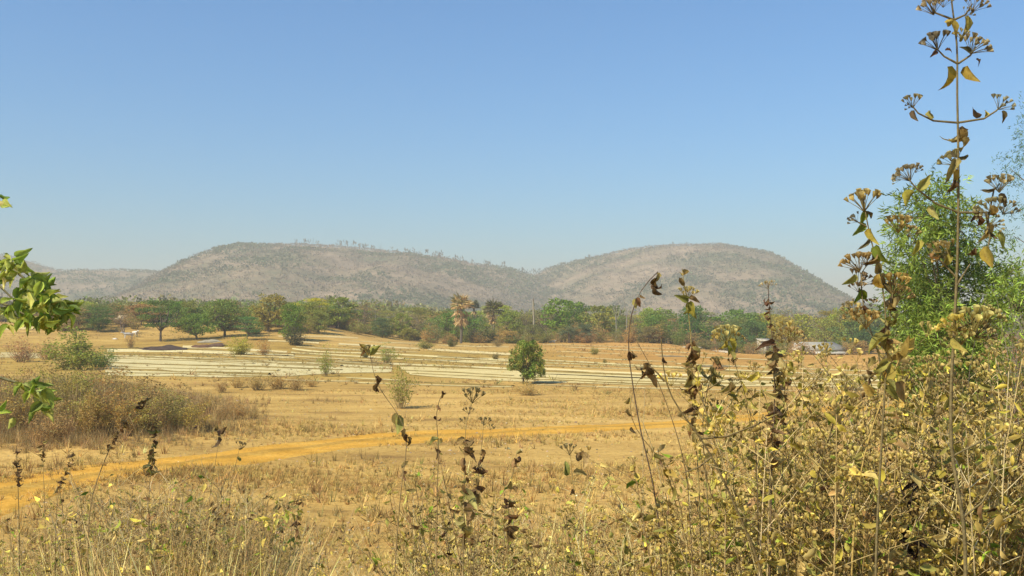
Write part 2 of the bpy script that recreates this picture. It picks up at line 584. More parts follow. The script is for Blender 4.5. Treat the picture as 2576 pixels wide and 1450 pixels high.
# ------------------------------------------------------------------ hills
HPX = [-900, -500, -200, 0, 60, 130, 200, 330, 400, 450, 500, 560, 620, 680, 740, 800, 900, 1000, 1100, 1200, 1280, 1340, 1400, 1500, 1600, 1700, 1780, 1860, 1920, 1960, 2010, 2060, 2110, 2150, 2300, 2700, 3400]


def hill(name, X0, X1, Yc, wf, wb, crest, seed, label, step=9.0, rough=5.0, Xm=0., pinch=0.):
    xs_ = np.arange(X0, X1, step); ys_ = np.arange(Yc - wf, Yc + wb, step)
    X, Y = np.meshgrid(xs_, ys_)
    # the slopes draw in towards the foot, so each hill has a rounded plan
    t0 = np.clip((Yc - Y) / wf, 0, 1)
    cr = crest(Xm + (X - Xm) * (1 + pinch * t0))
    t = np.where(Y < Yc, (Yc - Y) / wf, (Y - Yc) / wb)
    pr = np.clip(1 - t, 0, 1)
    prof = np.where(Y < Yc, np.sin(pr * math.pi / 2) ** 1.35, np.sin(pr * math.pi / 2) ** 1.2)
    Z = cr * prof + (rough * fbm(X / 60, Y / 60, seed, 5) + rough * 1.2 * fbm(X / 170, Y / 170, seed + 40, 3)) * np.clip(pr * 3, 0, 1) * np.clip(1 - pr ** 6 * .75, 0, 1) * np.clip(cr / 40, .15, 1) - 1.5 * (1 - pr)
    gul = np.abs(fbm(X / 75 + .4 * lattice(Y / 120, X / 200, seed), Y / 420, seed + 60, 3))
    Z = Z - 11 * np.clip(.42 - gul, 0, 1) * np.clip(cr / 60, 0, 1) * np.clip(pr * 3, 0, 1) * np.clip((1 - pr) * 4, 0, 1) * 1.6
    n_x, n_y = len(xs_), len(ys_)
    i, j = np.meshgrid(np.arange(n_x - 1), np.arange(n_y - 1))
    F = np.stack([j * n_x + i, j * n_x + i + 1, (j + 1) * n_x + i + 1, (j + 1) * n_x + i], -1).reshape(-1, 4)
    me = make_mesh(name, [(np.column_stack([X.ravel(), Y.ravel(), Z.ravel()]), F, (1, 1, 1))])
    o = link(name, me, M_hill, smooth=True)
    tag(o, label, kind='structure')
    return xs_, ys_, Z


def hill_mat():
    m, nt, b = new_mat('hill_soil')
    f = noise_node(nt, .011, 7, .72)
    g = noise_node(nt, .12, 6, .75, stretch=(1, 1, 3))
    c = ramp(nt, f, [(.36, (.13, .135, .075)), (.46, (.22, .175, .11)), (.56, (.31, .225, .15)), (.68, (.42, .31, .21))])
    k = ramp(nt, g, [(.3, (.72, .70, .66)), (.5, (.97, .97, .97)), (.68, (1.2, 1.16, 1.1))])
    nt.links.new(mixc(nt, 1.0, c, k, 'MULTIPLY'), b.inputs['Base Color'])
    b.inputs['Roughness'].default_value = 1; b.inputs['Specular IOR Level'].default_value = .05
    bump(nt, b, g, 1, 2.0)
    return m


M_hill = hill_mat()


def crest_from(pts, Yc):
    px = np.array([p[0] for p in pts], float); py = np.array([p[1] for p in pts], float)
    Xc = (px - 1288) / FPX * Yc; Zc = EYE + (800 - py) / FPX * Yc - 5.0
    return lambda X: np.maximum(np.interp(X, Xc, Zc), 0)


hills = []
Y1 = 1150
c1 = crest_from([(270, 800), (330, 730), (370, 700), (405, 684), (450, 666), (500, 650), (560, 634), (620, 619), (680, 609), (740, 604), (800, 607), (900, 613), (1000, 627), (1100, 637), (1200, 655), (1280, 668), (1340, 686), (1420, 715), (1520, 765), (1600, 800)], Y1)
hills.append(hill('hill', -640, 220, Y1, 560, 420, c1, 11, 'broad scrub covered hill left of the saddle', Xm=-190., pinch=1.0))
Y2 = 1300
c2 = crest_from([(1060, 800), (1180, 740), (1290, 700), (1340, 684), (1400, 662), (1500, 637), (1600, 620), (1700, 611), (1780, 611), (1860, 621), (1920, 633), (1960, 655), (2010, 690), (2060, 725), (2110, 765), (2150, 790), (2200, 800)], Y2)
hills.append(hill('hill', -200, 560, Y2, 620, 420, c2, 23, 'steep shouldered hill right of the saddle with a pale scar', Xm=210., pinch=1.0))
Y3 = 1330
c3 = crest_from([(-1430, 800), (-1150, 700), (-800, 630), (-300, 605), (0, 634), (60, 646), (130, 672), (200, 679), (330, 677), (450, 680), (700, 700), (900, 800)], Y3)
hills.append(hill('hill', -1500, -150, Y3, 560, 400, c3, 31, 'low grey green ridge at the left edge', 10.0, 6))
Y4 = 2600
c4 = crest_from([(1800, 800), (2050, 793), (2300, 786), (2700, 780), (3300, 770), (3800, 800)], Y4)
hills.append(hill('hill', 500, 2700, Y4, 600, 500, c4, 37, 'faint low rise behind the right hand trees', 20.0, 4))


# ------------------------------------------------------------------ scrub forest on the hills (one mass)
def clump_proto(n, L, W, seed, flat=1.0, up=.3):
    r = np.random.default_rng(seed)
    d = nrm(r.normal(size=(n, 3))); d[:, 2] = np.abs(d[:, 2]) * flat
    P = d * r.uniform(.15, .42, (n, 1)) * np.array([1, 1, 1.05]) + np.array([0, 0, .42])
    V, F, T = kites(P, nrm(d + r.normal(0, .6, (n, 3)) + [0, 0, up]), r.uniform(.6, 1.3, n) * L, r.uniform(.7, 1.2, n) * W, np.ones((n, 3)), .1)
    tone = np.repeat(np.exp(r.normal(0, .22, n)), 4)[:, None]
    return V, F, np.ones((len(V), 3)) * tone


def stick_proto(seed, n=7):
    """a bare shrub: thin slivers fanning up from the root"""
    r = np.random.default_rng(seed)
    d = nrm(np.column_stack([r.normal(0, .55, n), r.normal(0, .55, n), np.ones(n)]))
    P = np.zeros((n, 3)); s = nrm(np.cross(d, r.normal(size=(n, 3))))
    L = r.uniform(.6, 1.05, n)[:, None]
    V = np.stack([P - s * .02, P + s * .02, P + d * L + s * .008, P + d * L - s * .008], 1).reshape(-1, 3)
    F = np.arange(n * 4).reshape(-1, 4)
    return V, F, np.ones((len(V), 3)) * .8


def scatter(protos, pos, size, tint, which):
    parts = []
    for k, (V, F, T) in enumerate(protos):
        m = which == k
        if not m.any(): continue
        p = pos[m]; s = size[m]; t = tint[m]
        if s.ndim == 1: s = np.repeat(s[:, None], 3, 1)
        a = rng.uniform(0, 2 * math.pi, len(p)); ca, sa = np.cos(a)[:, None], np.sin(a)[:, None]
        VV = np.empty((len(p), len(V), 3))
        VV[..., 0] = V[None, :, 0] * ca - V[None, :, 1] * sa
        VV[..., 1] = V[None, :, 0] * sa + V[None, :, 1] * ca
        VV[..., 2] = V[None, :, 2]
        VV = VV * s[:, None, :] + p[:, None, :]
        FF = F[None] + (np.arange(len(p)) * len(V))[:, None, None]
        TT = T[None] * t[:, None, :]
        parts.append((VV.reshape(-1, 3), FF.reshape(-1, F.shape[1]), TT.reshape(-1, 3)))
    return parts


scrub_protos = [clump_proto(9, .40, .30, 1), clump_proto(8, .42, .30, 2, .8), clump_proto(8, .42, .14, 3, 1, .9), stick_proto(4, 7)]


def hill_height(hd, X, Y):
    xs_, ys_, Z = hd
    fx = np.clip((X - xs_[0]) / (xs_[1] - xs_[0]), 0, len(xs_) - 1.001); fy = np.clip((Y - ys_[0]) / (ys_[1] - ys_[0]), 0, len(ys_) - 1.001)
    i = fx.astype(int); j = fy.astype(int); a = fx - i; b = fy - j
    return (Z[j, i] * (1 - a) + Z[j, i + 1] * a) * (1 - b) + (Z[j + 1, i] * (1 - a) + Z[j + 1, i + 1] * a) * b


hp, hs, ht, hw = [], [], [], []
for hd, n, Yc in ((hills[0], 21000, Y1), (hills[1], 19000, Y2), (hills[2], 15000, Y3)):
    xs_, ys_, Z = hd
    X = rng.uniform(xs_[0], xs_[-1], n); Y = rng.uniform(ys_[0], Yc + 25, n)
    z = hill_height(hd, X, Y)
    vis = np.abs(X) < Y * .85
    X, Y, z = X[vis], Y[vis], z[vis]
    mx = Z.max()
    frac = z / mx
    patch = fbm(X / 70, Y / 70, 77, 4)
    keep = (z > 1.0) & (rng.uniform(size=len(X)) < np.clip(1.05 - .3 * frac + .5 * patch, .3, 1))
    X, Y, z, frac, patch = X[keep], Y[keep], z[keep], frac[keep], patch[keep]
    n = len(X)
    green = np.clip(.92 - .9 * frac + 2.2 * patch + rng.normal(0, .15, n), 0, 1)[:, None]
    if hd is hills[2]: green = np.clip(green + .35, 0, 1)
    brown = vary((.27, .195, .145), n, .15, .04); gr = vary((.125, .155, .08), n, .18, .05)
    t = brown * (1 - green) + gr * green
    w = np.where(rng.uniform(size=n) < green[:, 0] * .8 + .1, rng.integers(0, 2, n), 2 + (rng.uniform(size=n) < .25))
    s = rng.uniform(2.8, 5.2, n) * (1 + .3 * patch) * np.where(w >= 2, .95, 1)
    hp.append(np.column_stack([X, Y, z - .3])); hs.append(np.column_stack([s * 1.1, s * 1.1, s * rng.uniform(.75, 1.1, n)])); ht.append(t); hw.append(w)
# taller trees standing on the skyline
for hd, Yc in ((hills[0], Y1), (hills[1], Y2)):
    xs_, ys_, Z = hd
    n = 190
    X = rng.uniform(xs_[0], xs_[-1], n); Y = Yc + rng.uniform(-22, 12, n)
    z = hill_height(hd, X, Y); k = z > 30; X, Y, z = X[k], Y[k], z[k]; n = len(X)
    hp.append(np.column_stack([X, Y, z - .2])); s = rng.uniform(5, 12, n) * np.where(X < 40, 1, .6)
    hs.append(np.column_stack([s * .42, s * .42, s])); ht.append(vary((.13, .125, .09), n, .2, .05)); hw.append(rng.integers(0, 4, n))
hp = np.concatenate(hp); hs = np.concatenate(hs); ht = np.concatenate(ht); hw = np.concatenate(hw)
o = link('hill_scrub_forest', make_mesh('hill_scrub_forest', scatter(scrub_protos, hp, hs, ht, hw)), M_leaf)
tag(o, 'thin brown and grey green scrub forest covering the hills', 'forest', kind='stuff')

# far woodland between the fields and the hill foot (one mass)
wood_protos = [clump_proto(74, .13, .11, 11), clump_proto(66, .14, .11, 12, .7), clump_proto(60, .15, .08, 13, 1, .6), stick_proto(14, 18), clump_proto(80, .12, .10, 15)]
n = 6000
Y = 225 + rng.uniform(0, 1, n) ** .8 * 480; X = rng.uniform(-.85, .85, n) * Y
z = ground_h(X, Y)
for hd in hills[:3]:
    xs_, ys_, Z = hd
    ins = (X > xs_[0]) & (X < xs_[-1]) & (Y > ys_[0]) & (Y < ys_[-1])
    z = np.where(ins, np.maximum(z, hill_height(hd, X, Y)), z)
patch = fbm(X / 40, Y / 40, 91, 3)
mixg = np.clip(.62 + .9 * patch + rng.normal(0, .25, n), 0, 1)[:, None]
t = vary((.34, .25, .16), n, .2, .05) * (1 - mixg) + vary((.22, .26, .075), n, .28, .08) * mixg
s = rng.uniform(4.5, 8.0, n)
w = np.where(mixg[:, 0] > .35, rng.choice([0, 1, 4], n), rng.choice([2, 3], n))
o = link('far_woodland', make_mesh('far_woodland', scatter(wood_protos, np.column_stack([X, Y, z - .2]), np.column_stack([s * 1.05, s * 1.05, s]), t, w)), M_leaf)
tag(o, 'mixed green and brown woodland at the foot of the hills', 'woodland', kind='stuff')

# ------------------------------------------------------------------ haze
hz = 140.0
bx = [(-5600, -500, -3), (5600, -500, -3), (5600, 5800, -3), (-5600, 5800, -3), (-5600, -500, hz), (5600, -500, hz), (5600, 5800, hz), (-5600, 5800, hz)]
bf = [(0, 3, 2, 1), (4, 5, 6, 7), (0, 1, 5, 4), (1, 2, 6, 5), (2, 3, 7, 6), (3, 0, 4, 7)]
me = bpy.data.meshes.new('haze'); me.from_pydata(bx, [], bf); me.update()
hm = bpy.data.materials.new('haze'); hm.use_nodes = True
hn = hm.node_tree; hn.nodes.remove(hn.nodes['Principled BSDF'])
pv = hn.nodes.new('ShaderNodeVolumePrincipled')
pv.inputs['Color'].default_value = (1.0, .935, .80, 1)
pv.inputs['Density'].default_value = HAZE
pv.inputs['Anisotropy'].default_value = 0
hn.links.new(pv.outputs[0], hn.nodes['Material Output'].inputs['Volume'])
o = link('haze', me, hm)
tag(o, 'thin pale haze hanging over the plain', kind='stuff')

# ------------------------------------------------------------------ trees (individuals)


def crown_parts(clumps, per, L, W, tint, shape=(1, 1, .7), spread=.35, down=0., fold=False):
    """clumps: list of (center, radius)"""
    P, D, S, T = [], [], [], []
    for c, r in clumps:
        n = max(4, int(per * (.7 + .6 * random.random())))
        d = nrm(rng.normal(size=(n, 3)))
        p = np.array(tuple(c)) + d * r * (rng.uniform(.25, 1, (n, 1)) ** .5) * np.array(shape)
        P.append(p); D.append(nrm(d + rng.normal(0, .7, (n, 3)) + [0, 0, .25 - down]))
        tone = math.exp(random.gauss(0, .22)); hue = 1 + np.array([random.gauss(0, .12), random.gauss(0, .04), random.gauss(0, .1)])
        T.append(vary(np.array(tint) * tone * hue, n, .16, .05))
    P = np.concatenate(P); D = np.concatenate(D); T = np.concatenate(T); n = len(P)
    f = folded if fold else kites
    return f(P, D, L * rng.uniform(.6, 1.3, n), W * rng.uniform(.7, 1.2, n), T)


def tree_proto(kind, seed):
    """a tree about one unit tall times 7 m; returns dict part -> mesh"""
    random.seed(seed)
    r = random
    wood, clumps = [], []
    H = 7.0
    bark = (.20, .15, .11)
    if kind in ('round', 'broad', 'flat', 'dense'):
        th = {'round': .2, 'broad': .24, 'flat': .3, 'dense': .12}[kind] * H
        lean = Vector((r.uniform(-.4, .4), r.uniform(-.4, .4), 0))
        wood.append(tube([(0, 0, -.3), (lean.x * .2, lean.y * .2, th * .5), (lean.x, lean.y, th)], [.20, .15, .12], 7, bark))
        ncl = {'round': 84, 'broad': 56, 'flat': 60, 'dense': 92}[kind]
        Rw = {'round': 2.9, 'broad': 2.5, 'flat': 3.6, 'dense': 2.6}[kind]
        for k in range(ncl):
            a = r.uniform(0, 2 * math.pi); q = math.sqrt(r.random())
            if kind == 'flat':
                lvl = r.choice([.40, .58, .76, .93]); z = lvl * H + r.uniform(-.25, .25)
                q *= {.40: .7, .58: 1, .76: .9, .93: .6}[lvl]
            else:
                z = r.uniform(.10 if kind == 'dense' else .20, .96) * H
                q *= math.sqrt(max(.10, 1 - ((z / H - .52) / .5) ** 2)) * (1 + .25 * math.sin(3 * a + seed))
            c = Vector((math.cos(a) * q * Rw, math.sin(a) * q * Rw, z)) + lean
            clumps.append((c, r.uniform(.5, .85) * (.8 if kind == 'broad' else 1)))
            if k % 3 == 0:
                wood.append(tube(bend((lean.x, lean.y, th * r.uniform(.7, 1)), c, 5, .12, r), [.09, .02], 4, bark))
        if kind == 'broad':
            cr = crown_parts(clumps, 34, .42, .26, (1, 1, 1), (1, 1, .55), down=.2)
        elif kind == 'flat':
            cr = crown_parts(clumps, 52, .27, .16, (1, 1, 1), (1.5, 1.5, .38))
        else:
            cr = crown_parts(clumps, 44, .30, .19, (1, 1, 1), (1, 1, .7))
        crown = [cr]
    elif kind == 'sparse':
        for s_ in range(r.randint(2, 4)):
            base = Vector((r.uniform(-.25, .25), r.uniform(-.25, .25), -.2))
            top = Vector((r.uniform(-1, 1), r.uniform(-1, 1), H * r.uniform(.6, .85)))
            pts = bend(base, top, 8, .05, r)
            wood.append(tube(pts, [.11, .03], 5, (.27, .21, .16)))
            for k in range(14):
                p = pts[r.randint(3, 8)]
                e = p + Vector((r.gauss(0, 1), r.gauss(0, 1), r.uniform(.4, 1.9)))
                tp = bend(p, e, 4, .12, r)
                wood.append(tube(tp, [.03, .008], 3, (.27, .21, .16)))
                clumps.append((e, r.uniform(.35, .6)))
                for q in range(3):
                    e2 = tp[r.randint(1, 4)] + Vector((r.gauss(0, .5), r.gauss(0, .5), r.uniform(.1, .8)))
                    wood.append(tube([tp[2], e2], [.016, .005], 3, (.27, .21, .16)))
        crown = [crown_parts(clumps, 14, .22, .12, (1, 1, 1))]
    elif kind in ('bush', 'twiggy'):
        wc = (.42, .31, .14)
        for s_ in range(26 if kind == 'bush' else 34):
            a = r.uniform(0, 6.28); q = r.uniform(0, 1) ** .6
            top = Vector((math.cos(a) * q * 2.4, math.sin(a) * q * 2.4, H * r.uniform(.55, 1) * math.sqrt(max(.15, 1 - .75 * q * q))))
            pts = bend((math.cos(a) * q * .7, math.sin(a) * q * .7, -.15), top, 7, .08, r)
            wood.append(tube(pts, [.035, .008], 3, wc))
            for k in range(7):
                p = pts[r.randint(1, 7)]
                if kind == 'twiggy':
                    e = p + Vector((r.gauss(0, .5), r.gauss(0, .5), r.uniform(.2, 1.1))); wood.append(tube([p, e], [.012, .004], 3, wc))
                    if k < 3: clumps.append((e, .4))
                else:
                    clumps.append((p, r.uniform(.4, .75)))
        crown = [crown_parts(clumps, 14 if kind == 'bush' else 9, .30, .17, (1, 1, 1))]
    elif kind == 'bare':
        def grow(p, d, L, rad, lv):
            e = p + d * L
            pts = bend(p, e, 5, .1, r)
            wood.append(tube(pts, [rad, rad * .55], 5 if lv < 2 else 3, (.36, .32, .28)))
            if lv < 4:
                for k in range(r.randint(2, 3)):
                    nd = (d + Vector((r.gauss(0, .5), r.gauss(0, .5), r.uniform(-.1, .35)))).normalized()
                    grow(pts[r.randint(3, 5)], nd, L * r.uniform(.45, .7), rad * .5, lv + 1)
        grow(Vector((0, 0, -.3)), Vector((.06, 0, 1)).normalized(), 4.2, .16, 0)
        crown = None
    random.seed(seed + 999)
    out = {'trunk': make_mesh('trunk_' + kind, wood)}
    out['trunk'].materials.append(M_bark)
    if crown:
        out['crown'] = make_mesh('crown_' + kind, crown); out['crown'].materials.append(M_leaf)
    return out


PROTO = {k: [tree_proto(k, 100 + 17 * s + 5 * i) for s in range(3)] for i, k in enumerate(['round', 'broad', 'flat', 'dense', 'sparse', 'bare', 'bush', 'twiggy'])}

GREEN = (.085, .150, .030); DKGREEN = (.060, .110, .035); YGREEN = (.22, .235, .035); OLIVE = (.155, .155, .050)
BROWN = (.24, .165, .095); BLUEG = (.065, .105, .060); GREYG = (.13, .14, .075)


CB = np.array([2.5, 2.35, 1.5])


def tree(x, D, top, width, kind, col, label, cat='tree', name=None, group=None, v=None, base=None, sink=0):
    b = base if base is not None else foot(x, D)
    h = EYE + (800 - top) / FPX * D - b.z
    h = max(h, .4)
    w = width / FPX * D * (1.18 if D > 120 else 1)
    pr = PROTO[kind][random.randrange(3) if v is None else v]
    t = empty(name or {'sparse': 'thinly_leaved_tree', 'bare': 'dead_tree'}.get(kind, 'broadleaf_tree'), b)
    t.rotation_euler.z = random.uniform(0, 6.28)
    span = {'round': 6.6, 'broad': 5.8, 'flat': 8.4, 'dense': 6.0, 'sparse': 5.0, 'bare': 4.2, 'bush': 5.2, 'twiggy': 5.4}[kind]
    t.scale = (w / span, w / span, h / 7.2)
    tag(t, label, cat, group)
    for pn, me in pr.items():
        o = link(pn, me, parent=t)
        if pn == 'crown': o.color = (*[min(c * cb * random.uniform(.9, 1.1), .8) for c, cb in zip(col, CB)], 1)
    return t


def near(x, marks, right='right of', left='left of', mid='level with'):
    m = min(marks, key=lambda q: abs(q[0] - x))
    d = x - m[0]
    return '%s %s' % (mid if abs(d) < 9 else right if d > 0 else left, m[1])


def hue_word(c):
    r_, g_, b_ = c
    return 'brown' if r_ > g_ * 1.2 else 'yellow green' if r_ > g_ * .88 and r_ > .2 else 'olive' if r_ > g_ * .88 else 'grey green' if b_ > g_ * .5 else 'green'


TREE_MARKS = [(60, 'the olive tree at the left edge'), (150, 'the left branch tip'), (235, 'the wide flat tree'), (313, 'the purple bush tree'), (405, 'the twin trunked dark tree'), (496, 'the rounded green bank tree'), (566, 'the pale forked trunk'),
              (622, 'the low bluish tree'), (674, 'the tall clumped olive tree'), (735, 'the dense green bank tree'), (785, 'the yellow green spreading tree'), (852, 'the tiered green tree'), (912, 'the brownish half bare tree'), (962, 'the dark round tree'),
              (1012, 'the olive tree before the palms'), (1088, 'the bushy tree before the palms'), (1160, 'the skirted palm'), (1241, 'the smaller palm'), (1288, 'the light green tree'), (1342, 'the bare palm pole'), (1412, 'the large bright green tree'),
              (1474, 'the greyish date palm'), (1506, 'the wide olive tree'), (1560, 'the two bare snags'), (1650, 'the fresh green low tree'), (1736, 'the tall dark leaved tree'), (1800, 'the grey brown scrub tree'), (1852, 'the grey green rounded tree'),
              (1894, 'the dark blue green tree'), (1925, 'the white shed'), (2020, 'the roof left end'), (2078, 'the roof middle'), (2140, 'the roof right end'), (2190, 'the dense dark tree')]
WEED_MARKS = [(0, 'the left picture edge'), (45, 'the seedy spike'), (109, 'the bird topped weed'), (170, 'the leaning spike'), (229, 'the long leaning weed'), (378, 'the bushy spike weed'), (520, 'the fork topped weed'), (576, 'the flat topped thin weed'), (745, 'the spindle topped weed'),
              (781, 'the thin vertical stalk'), (860, 'the bare gap'), (1000, 'the arching weed'), (1075, 'the thick pale stalk'), (1100, 'the hooked weed'), (1168, 'the open spoked weed'), (1204, 'the short umbel weed'), (1280, 'the crumpled leaf weed'), (1440, 'the large hanging leaf'),
              (1590, 'the curved weed'), (1660, 'the overhanging arching weed'), (1745, 'the curled leaf column'), (1780, 'the heads over the straw heap'), (1844, 'the thick slanting stem'), (1905, 'the cup headed weed'), (1940, 'the slim dark spike'), (2050, 'the pale slanting stick'),
              (2165, 'the yellow leaning stick'), (2215, 'the second tallest weed'), (2290, 'the black forked weed'), (2400, 'the tallest weed'), (2500, 'the low right side branch'), (2576, 'the right picture edge')]
T_ = [
    # x, D, top y, width, kind, colour, label
    (235, 150, 772, 105, 'flat', DKGREEN, 'wide flat green tree above the tan bank left of the purple bush'),
    (313, 146, 782, 82, 'sparse', (.25, .17, .14), 'leafless purplish bush tree beside the twin trunked dark tree'),
    (405, 136, 752, 122, 'flat', DKGREEN, 'dark green twin trunked tree casting shade down the bank'),
    (496, 138, 788, 92, 'round', (.095, .155, .045), 'rounded green tree standing right of the dark twin trunked tree'),
    (566, 142, 752, 118, 'round', (.12, .165, .05), 'green tree with a pale forked trunk on the bank'),
    (622, 136, 796, 66, 'flat', (.07, .135, .055), 'low bluish green tree right of the pale forked trunk'),
    (674, 150, 737, 84, 'broad', (.19, .18, .055), 'tall olive tree with clumped large leaves'),
    (735, 140, 764, 66, 'dense', (.085, .15, .025), 'dense green tree above the dark shade bush'),
    (785, 168, 748, 100, 'flat', (.27, .27, .03), 'yellow green spreading tree behind the dense green one'),
    (852, 170, 747, 88, 'broad', (.14, .18, .045), 'green tree with tiered tufts right of the yellow one'),
    (912, 176, 758, 76, 'sparse', (.24, .18, .09), 'brownish half bare tree left of the bare pale pole'),
    (962, 168, 800, 48, 'dense', BLUEG, 'small dark blue green tree at the field edge'),
    (1012, 176, 788, 56, 'broad', (.16, .18, .05), 'olive green tree between the dark round tree and the palms'),
    (1052, 180, 800, 50, 'sparse', (.22, .17, .10), 'brown thin tree in front of green scrub'),
    (1088, 184, 798, 60, 'round', (.10, .16, .05), 'bright bushy tree left of the skirted palm'),
    (1122, 178, 786, 52, 'broad', (.11, .16, .045), 'green tree touching the left of the skirted palm'),
    (1196, 196, 786, 56, 'sparse', OLIVE, 'olive thin tree between the two palms'),
    (1288, 190, 776, 70, 'round', (.14, .18, .04), 'light green tree right of the smaller palm'),
    (1322, 196, 768, 46, 'sparse', OLIVE, 'olive half bare tree left of the bare palm pole'),
    (1374, 186, 762, 60, 'sparse', (.17, .15, .10), 'grey brown tree behind the bare palm pole'),
    (1412, 180, 750, 96, 'broad', (.10, .175, .03), 'large bright green tree above the shaggy date palms'),
    (1452, 190, 760, 70, 'dense', (.06, .12, .035), 'dark green tree right of the large bright one'),
    (1506, 184, 768, 84, 'broad', (.15, .175, .06), 'wide olive tree left of the two dead snags'),
    (1604, 200, 792, 60, 'sparse', (.23, .17, .10), 'brown scrub tree right of the two dead snags'),
    (1650, 182, 790, 74, 'round', (.085, .165, .035), 'fresh green low tree behind the hooked weed'),
    (1700, 186, 800, 50, 'sparse', BROWN, 'brown low tree left of the tall dark leaved one'),
    (1736, 176, 766, 78, 'dense', (.05, .115, .035), 'tall dark leaved tree behind the head topped weed'),
    (1800, 190, 792, 70, 'sparse', (.19, .155, .11), 'grey brown scrub tree right of the tall dark one'),
    (1852, 184, 796, 70, 'round', (.10, .145, .06), 'grey green rounded tree right of the brown scrub'),
    (1894, 168, 806, 78, 'dense', (.055, .10, .045), 'dark blue green tree left of the small white wall'),
    (1958, 178, 792, 70, 'round', (.24, .22, .05), 'yellowish tree behind the small white wall'),
    (2020, 190, 790, 80, 'broad', (.24, .22, .06), 'yellow olive tree behind the long roof, first from left'),
    (2078, 186, 800, 70, 'round', (.17, .18, .055), 'green olive tree behind the long roof, middle'),
    (2140, 176, 808, 84, 'broad', (.09, .13, .045), 'dark tree at the right end of the long roof'),
    (2190, 168, 822, 80, 'dense', (.055, .10, .045), 'dense dark tree between the roof and the willowy tree'),
    (60, 170, 770, 120, 'round', (.15, .15, .07), 'olive tree behind the leafy branch at the left edge'),
    (150, 178, 762, 90, 'broad', (.17, .15, .07), 'brown green tree behind the tip of the left branch'),
]
for k, a in enumerate(T_):
    tree(*a[:4], a[4], a[5], a[6])
# second row: individual trees behind, told apart only as a row
grp = 'trees of the second row behind the field edge'
for k in range(92):
    x = -60 + k * 25 + random.uniform(-12, 12)
    D = random.uniform(192, 240)
    top = random.uniform(764, 792) + (8 if x > 1550 else 0) + (-10 if 150 < x < 760 else 0)
    kd = random.choice(['round', 'broad', 'sparse', 'dense', 'sparse', 'flat'])
    cl = random.choice([GREEN, YGREEN, OLIVE, GREYG, (.11, .15, .05), OLIVE]) if kd != 'sparse' else random.choice([BROWN, OLIVE, (.22, .17, .12)])
    tree(x, D, top, random.uniform(60, 112), kd, cl, 'hazy %s %s behind, %s' % (hue_word(cl), {'sparse': 'half bare tree', 'flat': 'flat topped tree', 'round': 'rounded tree', 'broad': 'broad leaved tree', 'dense': 'dense tree'}[kd], near(x, TREE_MARKS)), group=grp)
# low thicket bushes in front of the treeline
grp = 'low bushes along the foot of the treeline'
for k in range(60):
    x = 860 + k * 22 + random.uniform(-12, 12)
    D = random.uniform(168, 178) - (22 if x > 1880 else 0)
    b = foot(x, D)
    top = 800 + (EYE - b.z - random.uniform(1.8, 4.6 if 1050 < x < 1900 else 3.4)) / D * FPX
    kd = random.choice(['twiggy', 'bush', 'dense', 'bush', 'twiggy'])
    cl = random.choice([BROWN, OLIVE, (.12, .15, .05), (.26, .18, .10), GREYG])
    tree(x, D, top, random.uniform(34, 66), kd, cl, 'low %s %s at the treeline foot, %s' % (hue_word(cl), 'twiggy bush' if kd == 'twiggy' else 'bush', near(x, TREE_MARKS)), 'bush', 'low_bush', grp)
grp = 'green bushes filling the bank between the left trees'
for k in range(62):
    x = 130 + k * 12.5 + random.uniform(-10, 10)
    D = random.uniform(146, 178)
    b = foot(x, D)
    top = 800 + (EYE - b.z - random.uniform(1.8, 4.4)) / D * FPX
    kd = random.choice(['round', 'bush', 'dense', 'bush', 'twiggy'])
    cl = random.choice([GREEN, DKGREEN, OLIVE, (.15, .18, .05), (.20, .15, .09)])
    tree(x, D, top, random.uniform(40, 80), kd, cl, '%s %s on the left bank, %s' % (hue_word(cl), 'twiggy bush' if kd == 'twiggy' else 'rounded bush' if kd == 'round' else 'bush', near(x, TREE_MARKS)), 'bush', 'bank_bush', grp)
tree(1548, 178, 745, 34, 'bare', (1, 1, 1), 'left of two bare grey snags rising above the treeline', v=0)
tree(1574, 180, 734, 34, 'bare', (1, 1, 1), 'right and taller of two bare grey snags above the treeline', v=1)
tree(945, 172, 770, 14, 'bare', (1, 1, 1), 'slim pale dead trunk left of the dark round tree', v=2)

